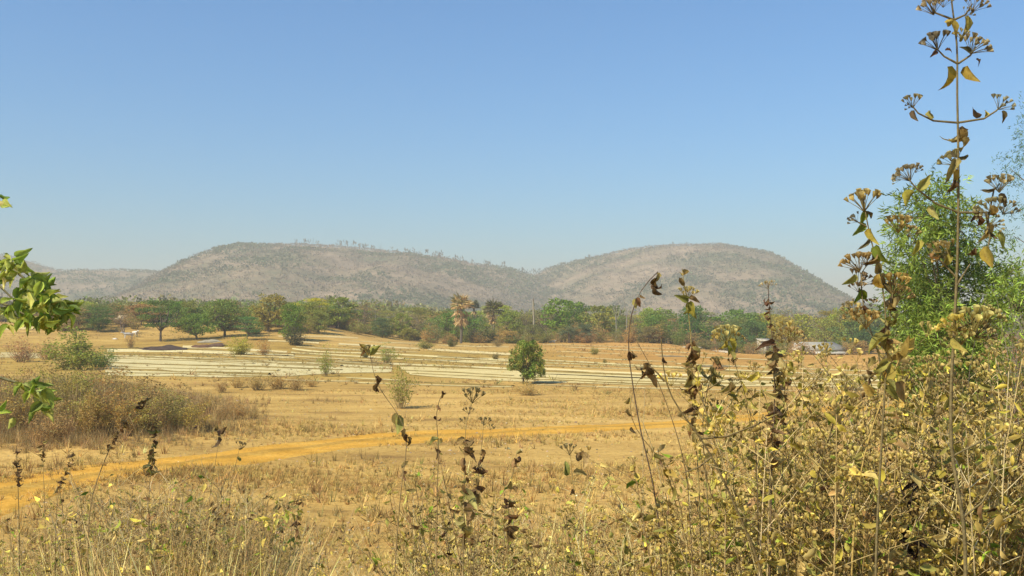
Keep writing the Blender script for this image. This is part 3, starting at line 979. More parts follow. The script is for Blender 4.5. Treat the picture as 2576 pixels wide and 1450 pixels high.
# mid-distance shrubs and bushes
sh = [
    (195, 84, 818, 175, 'bush', (.16, .20, .045), 'bright green bush at the left end of the pale field'),
    (255, 88, 868, 90, 'bush', (.10, .15, .05), 'darker green bush touching the bright one on its right'),
    (60, 98, 846, 110, 'twiggy', (.25, .17, .11), 'purplish brown bush left of the bright green bush'),
    (120, 104, 850, 90, 'twiggy', (.24, .17, .12), 'brown leafless bush behind the bright green bush'),
    (605, 118, 838, 72, 'bush', (.23, .22, .045), 'yellow green shrub at the foot of the bank'),
    (665, 116, 846, 60, 'twiggy', (.32, .21, .10), 'dry tan shrub right of the yellow green one'),
    (330, 128, 838, 30, 'twiggy', BROWN, 'thin brown shrub beside the white cattle'),
    (820, 74, 868, 52, 'twiggy', (.18, .21, .05), 'wispy green shrub before the pale strips'),
    (975, 96, 862, 62, 'twiggy', (.17, .19, .06), 'thin green shrub behind the grey green one'),
    (1010, 48, 900, 96, 'twiggy', (.17, .17, .065), 'sparse grey green shrub left of the lone tree'),
    (1328, 56, 958, 82, 'twiggy', (.30, .20, .09), 'dry brown bush at the foot of the lone tree'),
    (1247, 104, 884, 22, 'bush', (.10, .09, .04), 'tiny dark shrub on the strip left of the lone tree'),
    (1495, 118, 868, 26, 'bush', (.15, .16, .05), 'small green shrub on the tan field'),
    (1520, 96, 905, 16, 'bush', (.13, .12, .04), 'small round tussock on the right hand strips'),
    (1070, 140, 852, 46, 'bush', (.15, .16, .05), 'green shrub on the reddish field below the palms'),
    (920, 108, 868, 26, 'bush', (.12, .12, .04), 'little dark shrub on the middle strips'),
    (1135, 150, 846, 30, 'bush', (.09, .11, .04), 'dark green shrub below the skirted palm'),
    (1252, 150, 848, 40, 'twiggy', (.14, .10, .06), 'dark dead shrub below the smaller palm'),
    (2560, 34, 842, 150, 'bush', (.12, .09, .055), 'dark dry bush at the right edge behind the willowy tree'),
    (2480, 38, 868, 150, 'bush', (.14, .11, .07), 'dark grey brown bush behind the willowy tree'),
    (2130, 60, 930, 120, 'twiggy', (.22, .20, .06), 'dry yellow shrub low behind the right hand weeds'),
]
for a in sh:
    tree(a[0], a[1], a[2], a[3], a[4], a[5], a[6], 'shrub', 'shrub')

# thicket of dry bushes on the left
grp = 'dry brown bushes massed in the left thicket'
for k in range(64):
    u = random.random()
    x = -80 + 560 * u ** .9 + random.uniform(-30, 30)
    D = random.uniform(33.5, 52)
    tp = np.interp(x, [-80, 60, 200, 300, 400, 480, 560, 650], [905, 910, 918, 930, 958, 985, 1010, 1030]) + random.uniform(-6, 40)
    yb = 800 + (EYE) / D * FPX
    tp = max(tp, yb - 2.75 / D * FPX * (.45 + .55 * min(1, (D - 33) / 5)))
    if tp > yb - 24: continue
    tree(x, D, tp, random.uniform(80, 150), random.choice(['twiggy', 'twiggy', 'twiggy', 'bush']) if x < 330 else 'twiggy', random.choice([(.23, .165, .095), (.24, .175, .08), (.25, .205, .08), (.21, .18, .07)]), 'dry brown thicket bush, %s, %s' % (near(x, WEED_MARKS), 'front row' if D < 38 else 'middle row' if D < 45 else 'back row'), 'bush', 'dry_bush', grp)
grp = 'low dry bushes before the pale field'
for x, D, top, w in [(600, 62, 944, 60), (650, 60, 938, 80), (700, 61, 934, 90), (745, 60, 940, 80), (785, 63, 950, 50), (560, 58, 955, 50), (600, 40, 1000, 80), (560, 39, 1010, 70), (640, 41, 1020, 60), (520, 40, 985, 70)]:
    tree(x, D, top, w, 'twiggy', random.choice([(.22, .15, .08), (.26, .19, .09)]), 'low dry bush %s' % ('at the pale field edge' if D > 50 else 'on the tan ground'), 'bush', 'dry_bush', grp)


# lone small tree and other unique trees -----------------------------------
def lone_tree():
    D = 66; b = foot(1316, D)
    s = D / FPX
    t = empty('small_round_tree', b)
    tag(t, 'lone small round green tree standing in the pale field', 'tree')
    fork = Vector((.02, 0, 20 * s))
    wood = [tube([(0, 0, -.2), (.02, 0, 10 * s), fork], [.075, .06, .05], 7, (.09, .07, .05))]
    cl = []
    for k in range(120):
        a = random.uniform(0, 6.283); zz = random.uniform(0, 1)
        q = math.sqrt(random.random()) * math.sqrt(max(.05, 1 - ((zz - .42) / .62) ** 2))
        c = Vector((10 * s + math.cos(a) * q * 46 * s, math.sin(a) * q * 44 * s, (16 + 88 * zz) * s))
        if zz < .22: c.x += 8 * s
        cl.append((c, random.uniform(5, 9) * s))
        if k % 4 == 0: wood.append(tube(bend(fork, c, 5, .15), [.03, .008], 4, (.10, .08, .05)))
    link('trunk', make_mesh('trunk', wood), M_bark, t)
    link('crown', make_mesh('crown', [crown_parts(cl, 60, .13, .075, (.27, .32, .06), (1, 1, .8))]), M_leaf, t)


lone_tree()


def willowy_tree():
    D = 19.0; b = foot(2392, D); s = D / FPX
    t = empty('willowy_green_tree', b)
    tag(t, 'airy bright green tree with narrow drooping leaves behind the tall weed', 'tree')
    lobes = [(2340, 512, 42), (2290, 556, 58), (2380, 580, 66), (2258, 616, 42), (2425, 625, 50), (2325, 660, 62), (2420, 735, 80), (2505, 700, 52), (2548, 705, 32),
             (2285, 770, 56), (2490, 780, 70), (2360, 780, 84), (2300, 850, 74), (2420, 870, 84), (2500, 850, 56), (2380, 940, 84), (2300, 935, 56), (2455, 950, 66), (2540, 760, 36), (2255, 700, 30)]
    wood = []; th = Vector(at(2395, 1010, D)) - b
    wood.append(tube([(0, 0, -.3), tuple(th * .5 + Vector((.05, 0, 0))), tuple(th)], [.085, .07, .055], 7, (.20, .15, .10)))
    mid = Vector(at(2388, 860, D)) - b
    wood.append(tube(bend(th, mid, 4, .03), [.055, .04], 6, (.20, .15, .10)))
    P, Dn, T = [], [], []
    for (x, y, r) in lobes:
        c = Vector(at(x, y, D)) - b; c.y += random.uniform(-1.1, 1.1)
        wood.append(tube(bend(mid if y < 860 else th, c, 7, .08), [.03, .008], 4, (.22, .17, .10)))
        rr = r * s
        nt_ = int(r * r / 34); lt = math.exp(random.gauss(0, .22))
        for q in range(nt_):
            a = nrm(rng.normal(size=3)) * rr * (random.random() ** .4) * np.array([1, 1.1, 1])
            e = np.array(tuple(c)) + a
            if q % 5 == 0: wood.append(tube([tuple(c), tuple((np.array(tuple(c)) + e) / 2 + [0, 0, .08]), tuple(e)], [.01, .003], 3, (.22, .19, .09)))
            n = 15
            d0 = nrm(a / rr + rng.normal(0, .5, 3) + [0, 0, .2])
            tt = rng.uniform(0, .42, (n, 1))
            P.append(e + d0 * tt + np.array([0, 0, -.35]) * tt ** 2 + rng.normal(0, .02, (n, 3)))
            Dn.append(nrm(d0 * .7 + rng.normal(0, .55, (n, 3)) + [0, 0, -.35]))
            T.append(vary(np.array((.27, .365, .065)) * lt * math.exp(random.gauss(0, .25)), n, .18, .06))
    P = np.concatenate(P); Dn = np.concatenate(Dn); T = np.concatenate(T)
    link('trunk', make_mesh('trunk', wood), M_bark, t)
    o = link('crown', make_mesh('crown', [kites(P, Dn, rng.uniform(.08, .17, len(P)), rng.uniform(.019, .032, len(P)), T, .2)]), M_leaf, t)
    # second tree, mostly outside the right edge
    D = 12.0; b = foot(2700, D); s = D / FPX
    t = empty('willowy_green_tree', b)
    tag(t, 'fine leaved tree whose left twigs enter at the right edge', 'tree')
    wood = [tube([(0, 0, -.3)] + [tuple(Vector(at(x, y, D)) - b) for x, y in [(2705, 1100), (2690, 800), (2670, 500), (2660, 250)]], [.055, .015], 7, (.2, .15, .1))]
    P, Dn, T = [], [], []
    for (x, y, r) in [(2572, 345, 38), (2560, 420, 42), (2590, 520, 45), (2620, 420, 70), (2640, 300, 70), (2660, 560, 80), (2575, 590, 20), (2720, 350, 100), (2730, 500, 110), (2600, 390, 40), (2740, 700, 110)]:
        c = Vector(at(x, y, D)) - b; c.y += random.uniform(-.4, .4)
        wood.append(tube(bend(Vector(at(2680, min(y + 130, 800), D)) - b, c, 7, .08), [.014, .003], 4, (.22, .17, .10)))
        for q in range(int(r * 1.1)):
            a = nrm(rng.normal(size=3)) * r * s * (random.random() ** .5)
            n = 7; d0 = nrm(rng.normal(size=3) + [-.3, 0, .1])
            e = np.array(tuple(c)) + a
            P.append(e + d0 * rng.uniform(0, .16, (n, 1)) + rng.normal(0, .008, (n, 3)))
            Dn.append(nrm(d0 + rng.normal(0, .6, (n, 3)) + [0, 0, -.2])); T.append(vary((.15, .23, .08), n, .2, .05))
    P = np.concatenate(P); Dn = np.concatenate(Dn); T = np.concatenate(T)
    link('trunk', make_mesh('trunk', wood), M_bark, t)
    link('crown', make_mesh('crown', [kites(P, Dn, rng.uniform(.03, .06, len(P)), rng.uniform(.006, .011, len(P)), T, .2)]), M_leaf, t)
    # leafless twiggy bush by the right edge
    b = foot(2585, 15); t = empty('leafless_bush', b)
    tag(t, 'leafless pale twigged bush by the right edge under the blue sky', 'bush')
    wood = []
    for k in range(26):
        e = Vector(at(random.uniform(2470, 2680), random.uniform(735, 900), 15 + random.uniform(-.6, .6))) - b
        pts = bend((random.uniform(-.1, .1), random.uniform(-.1, .1), -.1), e, 8, .1)
        wood.append(tube(pts, [.016, .003], 3, (.30, .24, .18)))
        for q in range(5):
            p = pts[random.randint(4, 8)]
            wood.append(tube([p, p + Vector((random.gauss(0, .16), random.gauss(0, .1), random.uniform(0, .3)))], [.004, .0015], 3, (.30, .24, .18)))
    link('twigs', make_mesh('twigs', wood), M_bark, t)['kind'] = 'stuff'


willowy_tree()


# palms ----------------------------------------------------------------
def fan_frond(base, d, L, col, nb=11, spread=1.9, drop=.25):
    """petiole and a fan of blades"""
    base = np.array(base, float); d = nrm(np.array(d, float))
    hub = base + d * L * .45
    s = nrm(np.cross(d, [0, 0, 1.0001]) + 1e-6); n = np.cross(s, d)
    parts = [tube([base, hub], [.035, .025], 3, np.array(col) * .8)]
    an = np.linspace(-spread / 1.4, spread / 1.4, nb)
    dirs = np.cos(an)[:, None] * d + np.sin(an)[:, None] * s + rng.normal(0, .06, (nb, 3)) - np.array([0, 0, drop])
    parts.append(kites(np.tile(hub, (nb, 1)), dirs, L * .62 * rng.uniform(.85, 1.1, nb), .2, vary(col, nb, .18, .05), .1))
    return parts


def palm(x, D, top, width, label, skirt, cols, name='fan_palm'):
    b = foot(x, D); h = EYE + (800 - top) / FPX * D - b.z; w = width / FPX * D
    t = empty(name, b); tag(t, label, 'palm')
    zc = h - w * .42
    link('trunk', make_mesh('trunk', [tube([(0, 0, -.3), (.1, 0, zc * .5), (0, 0, zc)], [.24, .19, .2], 8, (.17, .14, .11))]), M_bark, t)
    g = []
    for k in range(30):
        a = random.uniform(0, 6.28); el = random.uniform(-.35, 1.25)
        d = (math.cos(a) * math.cos(el), math.sin(a) * math.cos(el), math.sin(el))
        g += fan_frond((0, 0, zc), d, w * .52 * random.uniform(.8, 1.05), cols[0] if random.random() < .6 else cols[1])
    link('crown', make_mesh('crown', g), M_leaf, t)
    if skirt:
        g = []
        for k in range(skirt):
            a = random.uniform(0, 6.28); zz = zc - random.uniform(0, w * .42)
            d = (math.cos(a) * .55, math.sin(a) * .55, -random.uniform(.15, 1.0))
            g += fan_frond((0, 0, zz), d, w * .46 * random.uniform(.7, 1), (.62, .45, .22), 8, 1.4, .45)
        link('dead_frond_skirt', make_mesh('dead_frond_skirt', g), M_dry, t)


palm(1160, 170, 738, 76, 'tall fan palm with a thick skirt of orange dead fronds', 34, [(.66, .48, .22), (.30, .27, .10)])
palm(1241, 182, 752, 62, 'smaller olive fan palm right of the skirted one', 12, [(.20, .17, .07), (.13, .14, .05)])
palm(1192, 205, 756, 34, 'thin greyish fan palm between the two larger palms', 4, [(.16, .17, .10), (.13, .14, .07)])


def date_palm(x, D, top, width, label):
    b = foot(x, D); h = EYE + (800 - top) / FPX * D - b.z; w = width / FPX * D
    t = empty('date_palm', b); tag(t, label, 'palm')
    zc = h * .45
    link('trunk', make_mesh('trunk', [tube([(0, 0, -.2), (0, 0, zc)], [.22, .26], 8, (.16, .12, .09))]), M_bark, t)
    P, Dn, L_, T = [], [], [], []; ribs = []
    for k in range(44):
        a = random.uniform(0, 6.28); el = random.uniform(-.5, 1.4)
        d = np.array([math.cos(a) * math.cos(el), math.sin(a) * math.cos(el), math.sin(el)])
        L = w * .55 * random.uniform(.8, 1.1)
        tt = np.linspace(.1, 1, 9)[:, None]
        pts = np.array([0, 0, zc]) + d * L * tt + np.array([0, 0, -L * .45]) * tt ** 2
        ribs.append(tube([(0, 0, zc)] + [tuple(p) for p in pts], [.03, .008], 3, (.16, .17, .08)))
        side = nrm(np.cross(d, [0, 0, 1.0001]))
        for sgn in (1, -1):
            P.append(pts); Dn.append(nrm(d[None] * .7 + side * sgn + [0, 0, -.2] + rng.normal(0, .1, (9, 3)))); L_.append(np.full(9, L * .3))
            T.append(vary((.13, .17, .085) if el > -.1 else (.30, .23, .12), 9, .18, .05))
    P = np.concatenate(P); Dn = np.concatenate(Dn); L_ = np.concatenate(L_); T = np.concatenate(T)
    link('crown', make_mesh('crown', ribs + [kites(P, Dn, L_, .07, T)]), M_leaf, t)


date_palm(1432, 172, 800, 54, 'bushy date palm under the large bright green tree')
date_palm(1474, 171, 796, 66, 'greyish date palm right of its bushier neighbour')
date_palm(1596, 176, 812, 54, 'low date palm at the field edge below the dead snags')
# bare palm pole
b = foot(1342, 176); t = empty('palm_pole', b); tag(t, 'tall bare palm trunk without a crown beside the large green tree', 'dead palm')
hh = EYE + (800 - 757) / FPX * 176 - b.z
link('trunk', make_mesh('trunk', [tube([(0, 0, -.3), (.08, 0, hh * .5), (-.05, 0, hh)], [.2, .17, .15], 8, (.36, .31, .22))]), M_bark, t)
link('rotten_stub', make_mesh('rotten_stub', [tube([(-.05, 0, hh), (0, .05, hh + .3), (.12, 0, hh + .7)], [.15, .09, .02], 6, (.2, .16, .12))]), M_bark, t)


# ------------------------------------------------------------------ boulders, heaps
def lump(name, x, D, wpx, hpx, tint, label, cat, seed, mat=None, flat=.5):
    b = foot(x, D); w = wpx / FPX * D; h = hpx / FPX * D
    nu, nv = 18, 9
    V = []
    for j in range(nv + 1):
        ph = math.pi / 2 * j / nv
        for i in range(nu):
            a = 2 * math.pi * i / nu
            d = Vector((math.cos(a) * math.cos(ph), math.sin(a) * math.cos(ph), math.sin(ph)))
            k = 1 + .28 * mnoise.noise(d * 1.7 + Vector((seed * 7.3, 0, 0))) + .12 * mnoise.noise(d * 4.5 + Vector((0, seed, 0)))
            pk = .55 * mnoise.noise(Vector((d.x * 2.2 + seed, d.y * 2.2, seed * 3.1)))
            V.append((d.x * w / 2 * k, d.y * w / 2 * k * .7, d.z ** 1.6 * h * .5 * k * (1 + pk) - .08 * (j == 0)))
    F = [(j * nu + i, j * nu + (i + 1) % nu, (j + 1) * nu + (i + 1) % nu, (j + 1) * nu + i) for j in range(nv) for i in range(nu)]
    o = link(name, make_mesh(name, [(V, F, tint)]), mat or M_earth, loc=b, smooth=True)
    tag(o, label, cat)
    return o


tree(745, 133, 820, 50, 'bush', (.035, .04, .03), 'near black bush added as the shade under the dense green tree', 'bush', 'shade_bush')  # added bush, its near-black colour stands for shade at the tree's foot
lump('earth_shade_mound', 412, 127, 122, 15, (.075, .05, .04), 'flat dark mound coloured as the shade under the twin trunked tree', 'mound', 2)  # the trees' shade on the bank, put into this mound's dark colour
lump('earth_shade_mound', 512, 129, 58, 11, (.15, .08, .05), 'reddish dark mound right of the long shade coloured one', 'mound', 3)
lump('earth_shade_mound', 548, 130, 54, 12, (.12, .07, .05), 'reddish brown mound under the pale forked trunk', 'mound', 4)
lump('rubble_heap', 528, 134, 60, 9, (.36, .31, .22), 'greyish rubble heap behind of the reddish mounds', 'heap', 5)
lump('stone', 290, 138, 14, 6, (.62, .55, .45), 'white stone on the tan bank left of the cattle', 'stone', 6)
lump('sand_heap', 1735, 150, 60, 7, (.62, .52, .36), 'left of the pale sand heaps along the far field edge', 'heap', 7)
lump('sand_heap', 1808, 148, 60, 7, (.60, .48, .33), 'right of the pale sand heaps along the far field edge', 'heap', 8)
lump('straw_heap', 1800, 89, 105, 7, (.19, .15, .08), 'flat dark straw heap lying on the right hand strips', 'heap', 9)
lump('earth_shade_mound', 845, 172, 60, 14, (.16, .10, .08), 'reddish dark mound under the tiered green tree', 'mound', 10)
lump('rock', 1920, 128, 44, 8, (.12, .10, .09), 'dark rocks left of the village house', 'rock', 11)
lump('straw_heap', 1690, 112, 70, 5, (.21, .16, .09), 'small dark straw heap on the tan field behind the weeds', 'heap', 12)


# ------------------------------------------------------------------ village house
def boxp(x0, x1, y0, y1, z0, z1, tint):
    V = [(x, y, z) for z in (z0, z1) for y in (y0, y1) for x in (x0, x1)]
    F = [(0, 2, 3, 1), (4, 5, 7, 6), (0, 1, 5, 4), (2, 6, 7, 3), (0, 4, 6, 2), (1, 3, 7, 5)]
    return (V, F, tint)


def slab(a, b, c, d, th, tint):
    """a sloping slab through four corners with a thickness"""
    P = [Vector(p) for p in (a, b, c, d)]; n = (P[1] - P[0]).cross(P[3] - P[0]).normalized() * th
    V = P + [p - n for p in P]
    F = [(0, 1, 2, 3), (7, 6, 5, 4), (0, 4, 5, 1), (1, 5, 6, 2), (2, 6, 7, 3), (3, 7, 4, 0)]
    return ([tuple(v) for v in V], F, tint)


def soil_like(name, a, b_, scale, rough=.9):
    m, nt, b = new_mat(name)
    f = noise_node(nt, scale, 5, .65)
    c = mixc(nt, 1.0, ramp(nt, f, [(.3, a), (.7, b_)]), tint_color(nt), 'MULTIPLY')
    nt.links.new(c, b.inputs['Base Color']); b.inputs['Roughness'].default_value = rough
    bump(nt, b, f, .4, .02)
    return m


M_wall = soil_like('limewash', (.45, .39, .30), (.62, .56, .46), 2.5)
M_tile = soil_like('roof_tile', (.27, .25, .205), (.40, .375, .315), 3.0)
M_dark = soil_like('dark_wood', (.05, .035, .025), (.10, .07, .05), 4)


def house():
    D = 150; b = foot(2070, D); k = D / FPX
    t = empty('village_house', b); tag(t, 'long low village house with grey tiled roof and white veranda posts', 'house')
    L0, L1 = -62 * k, 56 * k     # along x
    e = 1.25                      # eave height
    rz = EYE + (800 - 862) / FPX * D - b.z
    link('wall', make_mesh('wall', [boxp(L0, L1, .2, 4.2, -.3, e + .05, (1, 1, 1))]), M_wall, t)
    # gable wall at the left, lit
    g = ([(L0 - .01, .2, e), (L0 - .01, 4.2, e), (L0 - .01, 2.2, rz - .1), (L0 + .2, .2, e), (L0 + .2, 4.2, e), (L0 + .2, 2.2, rz - .1)], [(0, 2, 1), (3, 4, 5)], (1, 1, 1))
    link('gable', make_mesh('gable', [g, ([g[0][0], g[0][2], g[0][5], g[0][3], g[0][1], g[0][4]], [(0, 1, 2, 3), (1, 4, 5, 2)], (1, 1, 1))]), M_wall, t)
    roof = link('roof', make_mesh('roof', [slab((L0 - .3, -.1, e), (L1 + .6, -.1, e), (L1 - 1.2, 2.2, rz), (L0 + .8, 2.2, rz), .1, (1, 1, 1)),
                                   slab((L0 + .8, 2.2, rz), (L1 - 1.2, 2.2, rz), (L1 + .6, 4.5, e), (L0 - .3, 4.5, e), .1, (1, 1, 1)),
                                   slab((L1 + .6, -.1, e), (L1 + .6, 4.5, e), (L1 - 1.2, 2.21, rz), (L1 - 1.2, 2.2, rz), .1, (1, 1, 1)),
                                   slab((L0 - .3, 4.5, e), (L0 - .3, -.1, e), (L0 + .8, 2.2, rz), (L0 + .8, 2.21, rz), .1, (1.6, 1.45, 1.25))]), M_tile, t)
    # rows of tiles as raised courses
    me = None
    for row in range(6):
        f = (row + .15) / 6.2
        y0 = -.1 + 2.3 * f; z0 = e + (rz - e) * f
        xa = L0 - .3 + 1.1 * f; xb = L1 + .6 - 1.8 * f
        o = link('tile_course', make_mesh('tile_course', [slab((xa, y0, z0 + .045), (xb, y0, z0 + .045), (xb - .2, y0 + .36, z0 + .045 + (rz - e) / 2.3 * .36), (xa + .1, y0 + .36, z0 + .045 + (rz - e) / 2.3 * .36), .03, (random.uniform(.85, 1.15),) * 3)]), M_tile, roof)
    link('veranda_roof', make_mesh('veranda_roof', [slab((L0 + .5, -1.5, e - .45), (L1 + 1.4, -1.5, e - .45), (L1 + .9, -.05, e - .14), (L0 + .5, -.05, e - .14), .06, (1.5, 1.45, 1.4))]), M_tile, t)
    for q in range(7):
        xx = L0 + .8 + (L1 - L0) * q / 6.3
        link('post', make_mesh('post', [boxp(xx - .07, xx + .07, -1.4, -1.26, -.3, e - .46, (1.1, 1.1, 1.1))]), M_wall, t)
    for q in (1, 3, 5):
        xx = L0 + .8 + (L1 - L0) * q / 6.8
        link('door', make_mesh('door', [boxp(xx, xx + .7, .14, .197, -.2, e - .35, (1, 1, 1))]), M_dark, t)
    for q in (0, 2, 4):
        xx = L0 + 1.2 + (L1 - L0) * q / 6.8
        w_ = link('window', make_mesh('window', [boxp(xx, xx + .55, .15, .197, .3, e - .4, (1, 1, 1))]), M_dark, t)
        link('sill', make_mesh('sill', [boxp(xx - .08, xx + .63, .08, .19, .22, .297, (1, 1, 1))]), M_wall, w_)
    # small white outbuilding to the left
    D = 156; b = foot(1925, D); k = D / FPX
    t = empty('white_shed', b); tag(t, 'small white walled shed left of the long village house', 'shed')
    h = EYE + (800 - 858) / FPX * D - b.z
    link('wall', make_mesh('wall', [boxp(-14 * k, 14 * k, 0, 2, -.3, h, (1.1, 1.1, 1.1))]), M_wall, t)
    link('roof', make_mesh('roof', [slab((-16 * k, -.2, h + .02), (16 * k, -.2, h + .02), (16 * k, 2.2, h + .35), (-16 * k, 2.2, h + .35), .08, (1.3, 1.2, 1.1))]), M_tile, t)
    link('door', make_mesh('door', [boxp(.1, .7, -.05, -.004, 0, h - .35, (1, 1, 1))]), M_dark, t)
    # mud hut on the left bank
    D = 158; b = foot(303, D); k = D / FPX
    t = empty('mud_hut', b); tag(t, 'small pale mud hut half hidden behind the left bank trees', 'hut')
    h = max(EYE + (800 - 818) / FPX * D - b.z, .8); hr = h + .65
    link('wall', make_mesh('wall', [boxp(-13 * k, 13 * k, 0, 2.4, -.3, h, (.9, .8, .62))]), M_wall, t)
    link('roof', make_mesh('roof', [slab((-16 * k, -.4, h - .05), (16 * k, -.4, h - .05), (11 * k, 1.2, hr), (-11 * k, 1.2, hr), .1, (1.9, 1.6, 1.1)),
                                    slab((-11 * k, 1.2, hr), (11 * k, 1.2, hr), (16 * k, 2.8, h - .05), (-16 * k, 2.8, h - .05), .1, (1.9, 1.6, 1.1))]), M_tile, t)
    link('door', make_mesh('door', [boxp(-.3, .35, -.05, -.004, -.1, h - .15, (1, 1, 1))]), M_dark, t)


house()


# ------------------------------------------------------------------ cattle
def skin_body(V, E, rad, sub=1):
    me = bpy.data.meshes.new('body'); me.from_pydata(V, E, []); me.update()
    o = bpy.data.objects.new('tmp_body', me); C.link(o)
    md = o.modifiers.new('s', 'SKIN'); md.use_smooth_shade = True
    for v, r_ in zip(me.skin_vertices[0].data, rad):
        v.radius = r_ if isinstance(r_, tuple) else (r_, r_)
    me.skin_vertices[0].data[0].use_root = True
    o.modifiers.new('u', 'SUBSURF').levels = sub
    bpy.context.view_layer.update()
    dg = bpy.context.evaluated_depsgraph_get()
    res = bpy.data.meshes.new_from_object(o.evaluated_get(dg))
    bpy.data.objects.remove(o)
    a = res.attributes.new('tint', 'FLOAT_COLOR', 'POINT')
    a.data.foreach_set('color', np.ones(len(res.vertices) * 4))
    res.materials.clear()
    return res


def cow(x, D, L, rz, label, dz=0, lying=False):
    hb = .95 if not lying else .42
    V = [(0, 0, hb), (.5, 0, hb + .03), (.85, 0, hb + .08), (1.1, 0, hb + .3), (1.3, 0, hb + .42), (1.58, 0, hb + .22),
         (-.5, 0, hb + .02), (-.8, 0, hb + .05), (-.9, 0, hb - .4)]
    E = [(0, 1), (1, 2), (2, 3), (3, 4), (4, 5), (0, 6), (6, 7), (7, 8)]
    rad = [(.30, .32), (.29, .31), (.24, .27), .14, .13, .075, (.27, .30), (.2, .2), .025]
    for sx, top in ((.68, 2), (-.66, 6)):
        for sy in (.17, -.17):
            i0 = len(V)
            if lying:
                V += [(sx, sy * 1.8, .22), (sx + .3, sy * 2, .10), (sx + .05, sy * 2, .07)]
                E += [(1 if sx > 0 else 6, i0), (i0, i0 + 1), (i0 + 1, i0 + 2)]; rad += [.12, .07, .05]
            else:
                V += [(sx, sy, .62), (sx + (-.05 if sx < 0 else .02), sy, .34), (sx + .02, sy, .03)]
                E += [(1 if sx > 0 else 6, i0), (i0, i0 + 1), (i0 + 1, i0 + 2)]; rad += [.12, .06, .055]
    me = skin_body(V, E, rad)
    me.materials.append(M_hide)
    b = foot(x, D); b.z += dz
    t = empty('cow', b); tag(t, label, 'cow'); t.rotation_euler.z = rz
    s = L / 2.2; t.scale = (s, s, s)
    link('body', me, parent=t)
    for sy in (.1, -.1):
        link('horn', make_mesh('horn', [tube([(1.27, sy * .6, hb + .52), (1.25, sy * 1.6, hb + .68), (1.3, sy * 1.5, hb + .85)], [.03, .008], 5, (.2, .17, .14))]), M_bark, t)
        link('ear', make_mesh('ear', [kites(np.array([[1.24, sy, hb + .46]]), np.array([[0, sy * 8, -.2]]), .18, .1, np.array([[1., .9, .8]]))]), M_hide, t)


M_hide = soil_like('white_hide', (.50, .46, .40), (.66, .62, .55), 3, .8)
cow(324, 139, 1.5, R(215), 'white cow standing under the bank trees, head turned left')
cow(340, 142, 1.5, R(-40), 'white cow behind the other one under the bank trees')
cow(1388, 172, 1.3, R(15), 'small white calf resting at the far field edge', lying=True)

# ------------------------------------------------------------------ foreground weeds
GOLD = (.58, .45, .11); TAN = (.53, .42, .15); DBROWN = (.17, .10, .045); MBROWN = (.35, .225, .09); LGREEN = (.30, .36, .05); LYEL = (.55, .46, .08); OLV = (.36, .34, .085); FRESH = (.22, .33, .035)
STEMC = (.36, .25, .11); STEMD = (.17, .13, .06); STEMP = (.46, .36, .20)


def hero_leaf(seed, curl):
    """a dried leaf, one unit long, curled and creased"""
    r = random.Random(seed)
    nL, nW = 7, 5
    V, T = [], []
    tw = r.uniform(-1.0, 1.0) * (1 if curl < .8 else 2.6)
    for i in range(nL):
        u = i / (nL - 1)
        w = (.24 if curl < .8 else .17) * math.sin(math.pi * min(1, u * .93 + .07) ** .75) * (1 - .3 * u) * r.uniform(.8, 1.15) + .012
        th = curl * u * 1.5
        cx, cy = math.sin(th) / max(curl * 1.5, .01), (1 - math.cos(th)) / max(curl * 1.5, .01)
        if curl < .05: cx, cy = u, 0
        for j in range(nW):
            v = (j / (nW - 1) - .5) * 2
            roll = tw * u
            s_ = v * w; up = abs(v) ** 1.4 * w * (.55 + curl * .9) + r.uniform(-.012, .012) * (1 if curl < .8 else 3) + .02 * math.sin(9 * u + 3 * v)
            V.append((s_ * math.cos(roll) - up * math.sin(roll), cx, -cy + s_ * math.sin(roll) + up * math.cos(roll)))
            k = 1 - .25 * (j == nW // 2) + r.uniform(-.18, .18) - .2 * (u > .85)
            T.append((k, k * r.uniform(.93, 1.05), k))
    F = [(i * nW + j, i * nW + j + 1, (i + 1) * nW + j + 1, (i + 1) * nW + j) for i in range(nL - 1) for j in range(nW - 1)]
    me = make_mesh('leaf', [(V, F, T)]); me.materials.append(M_leaf); me.shade_smooth()
    return me


LEAF_FLAT = [hero_leaf(s, c) for s, c in ((1, .6), (2, .95), (3, .4))]
LEAF_CURL = [hero_leaf(s, c) for s, c in ((4, 1.2), (5, 1.6), (6, 2.0), (7, .9))]


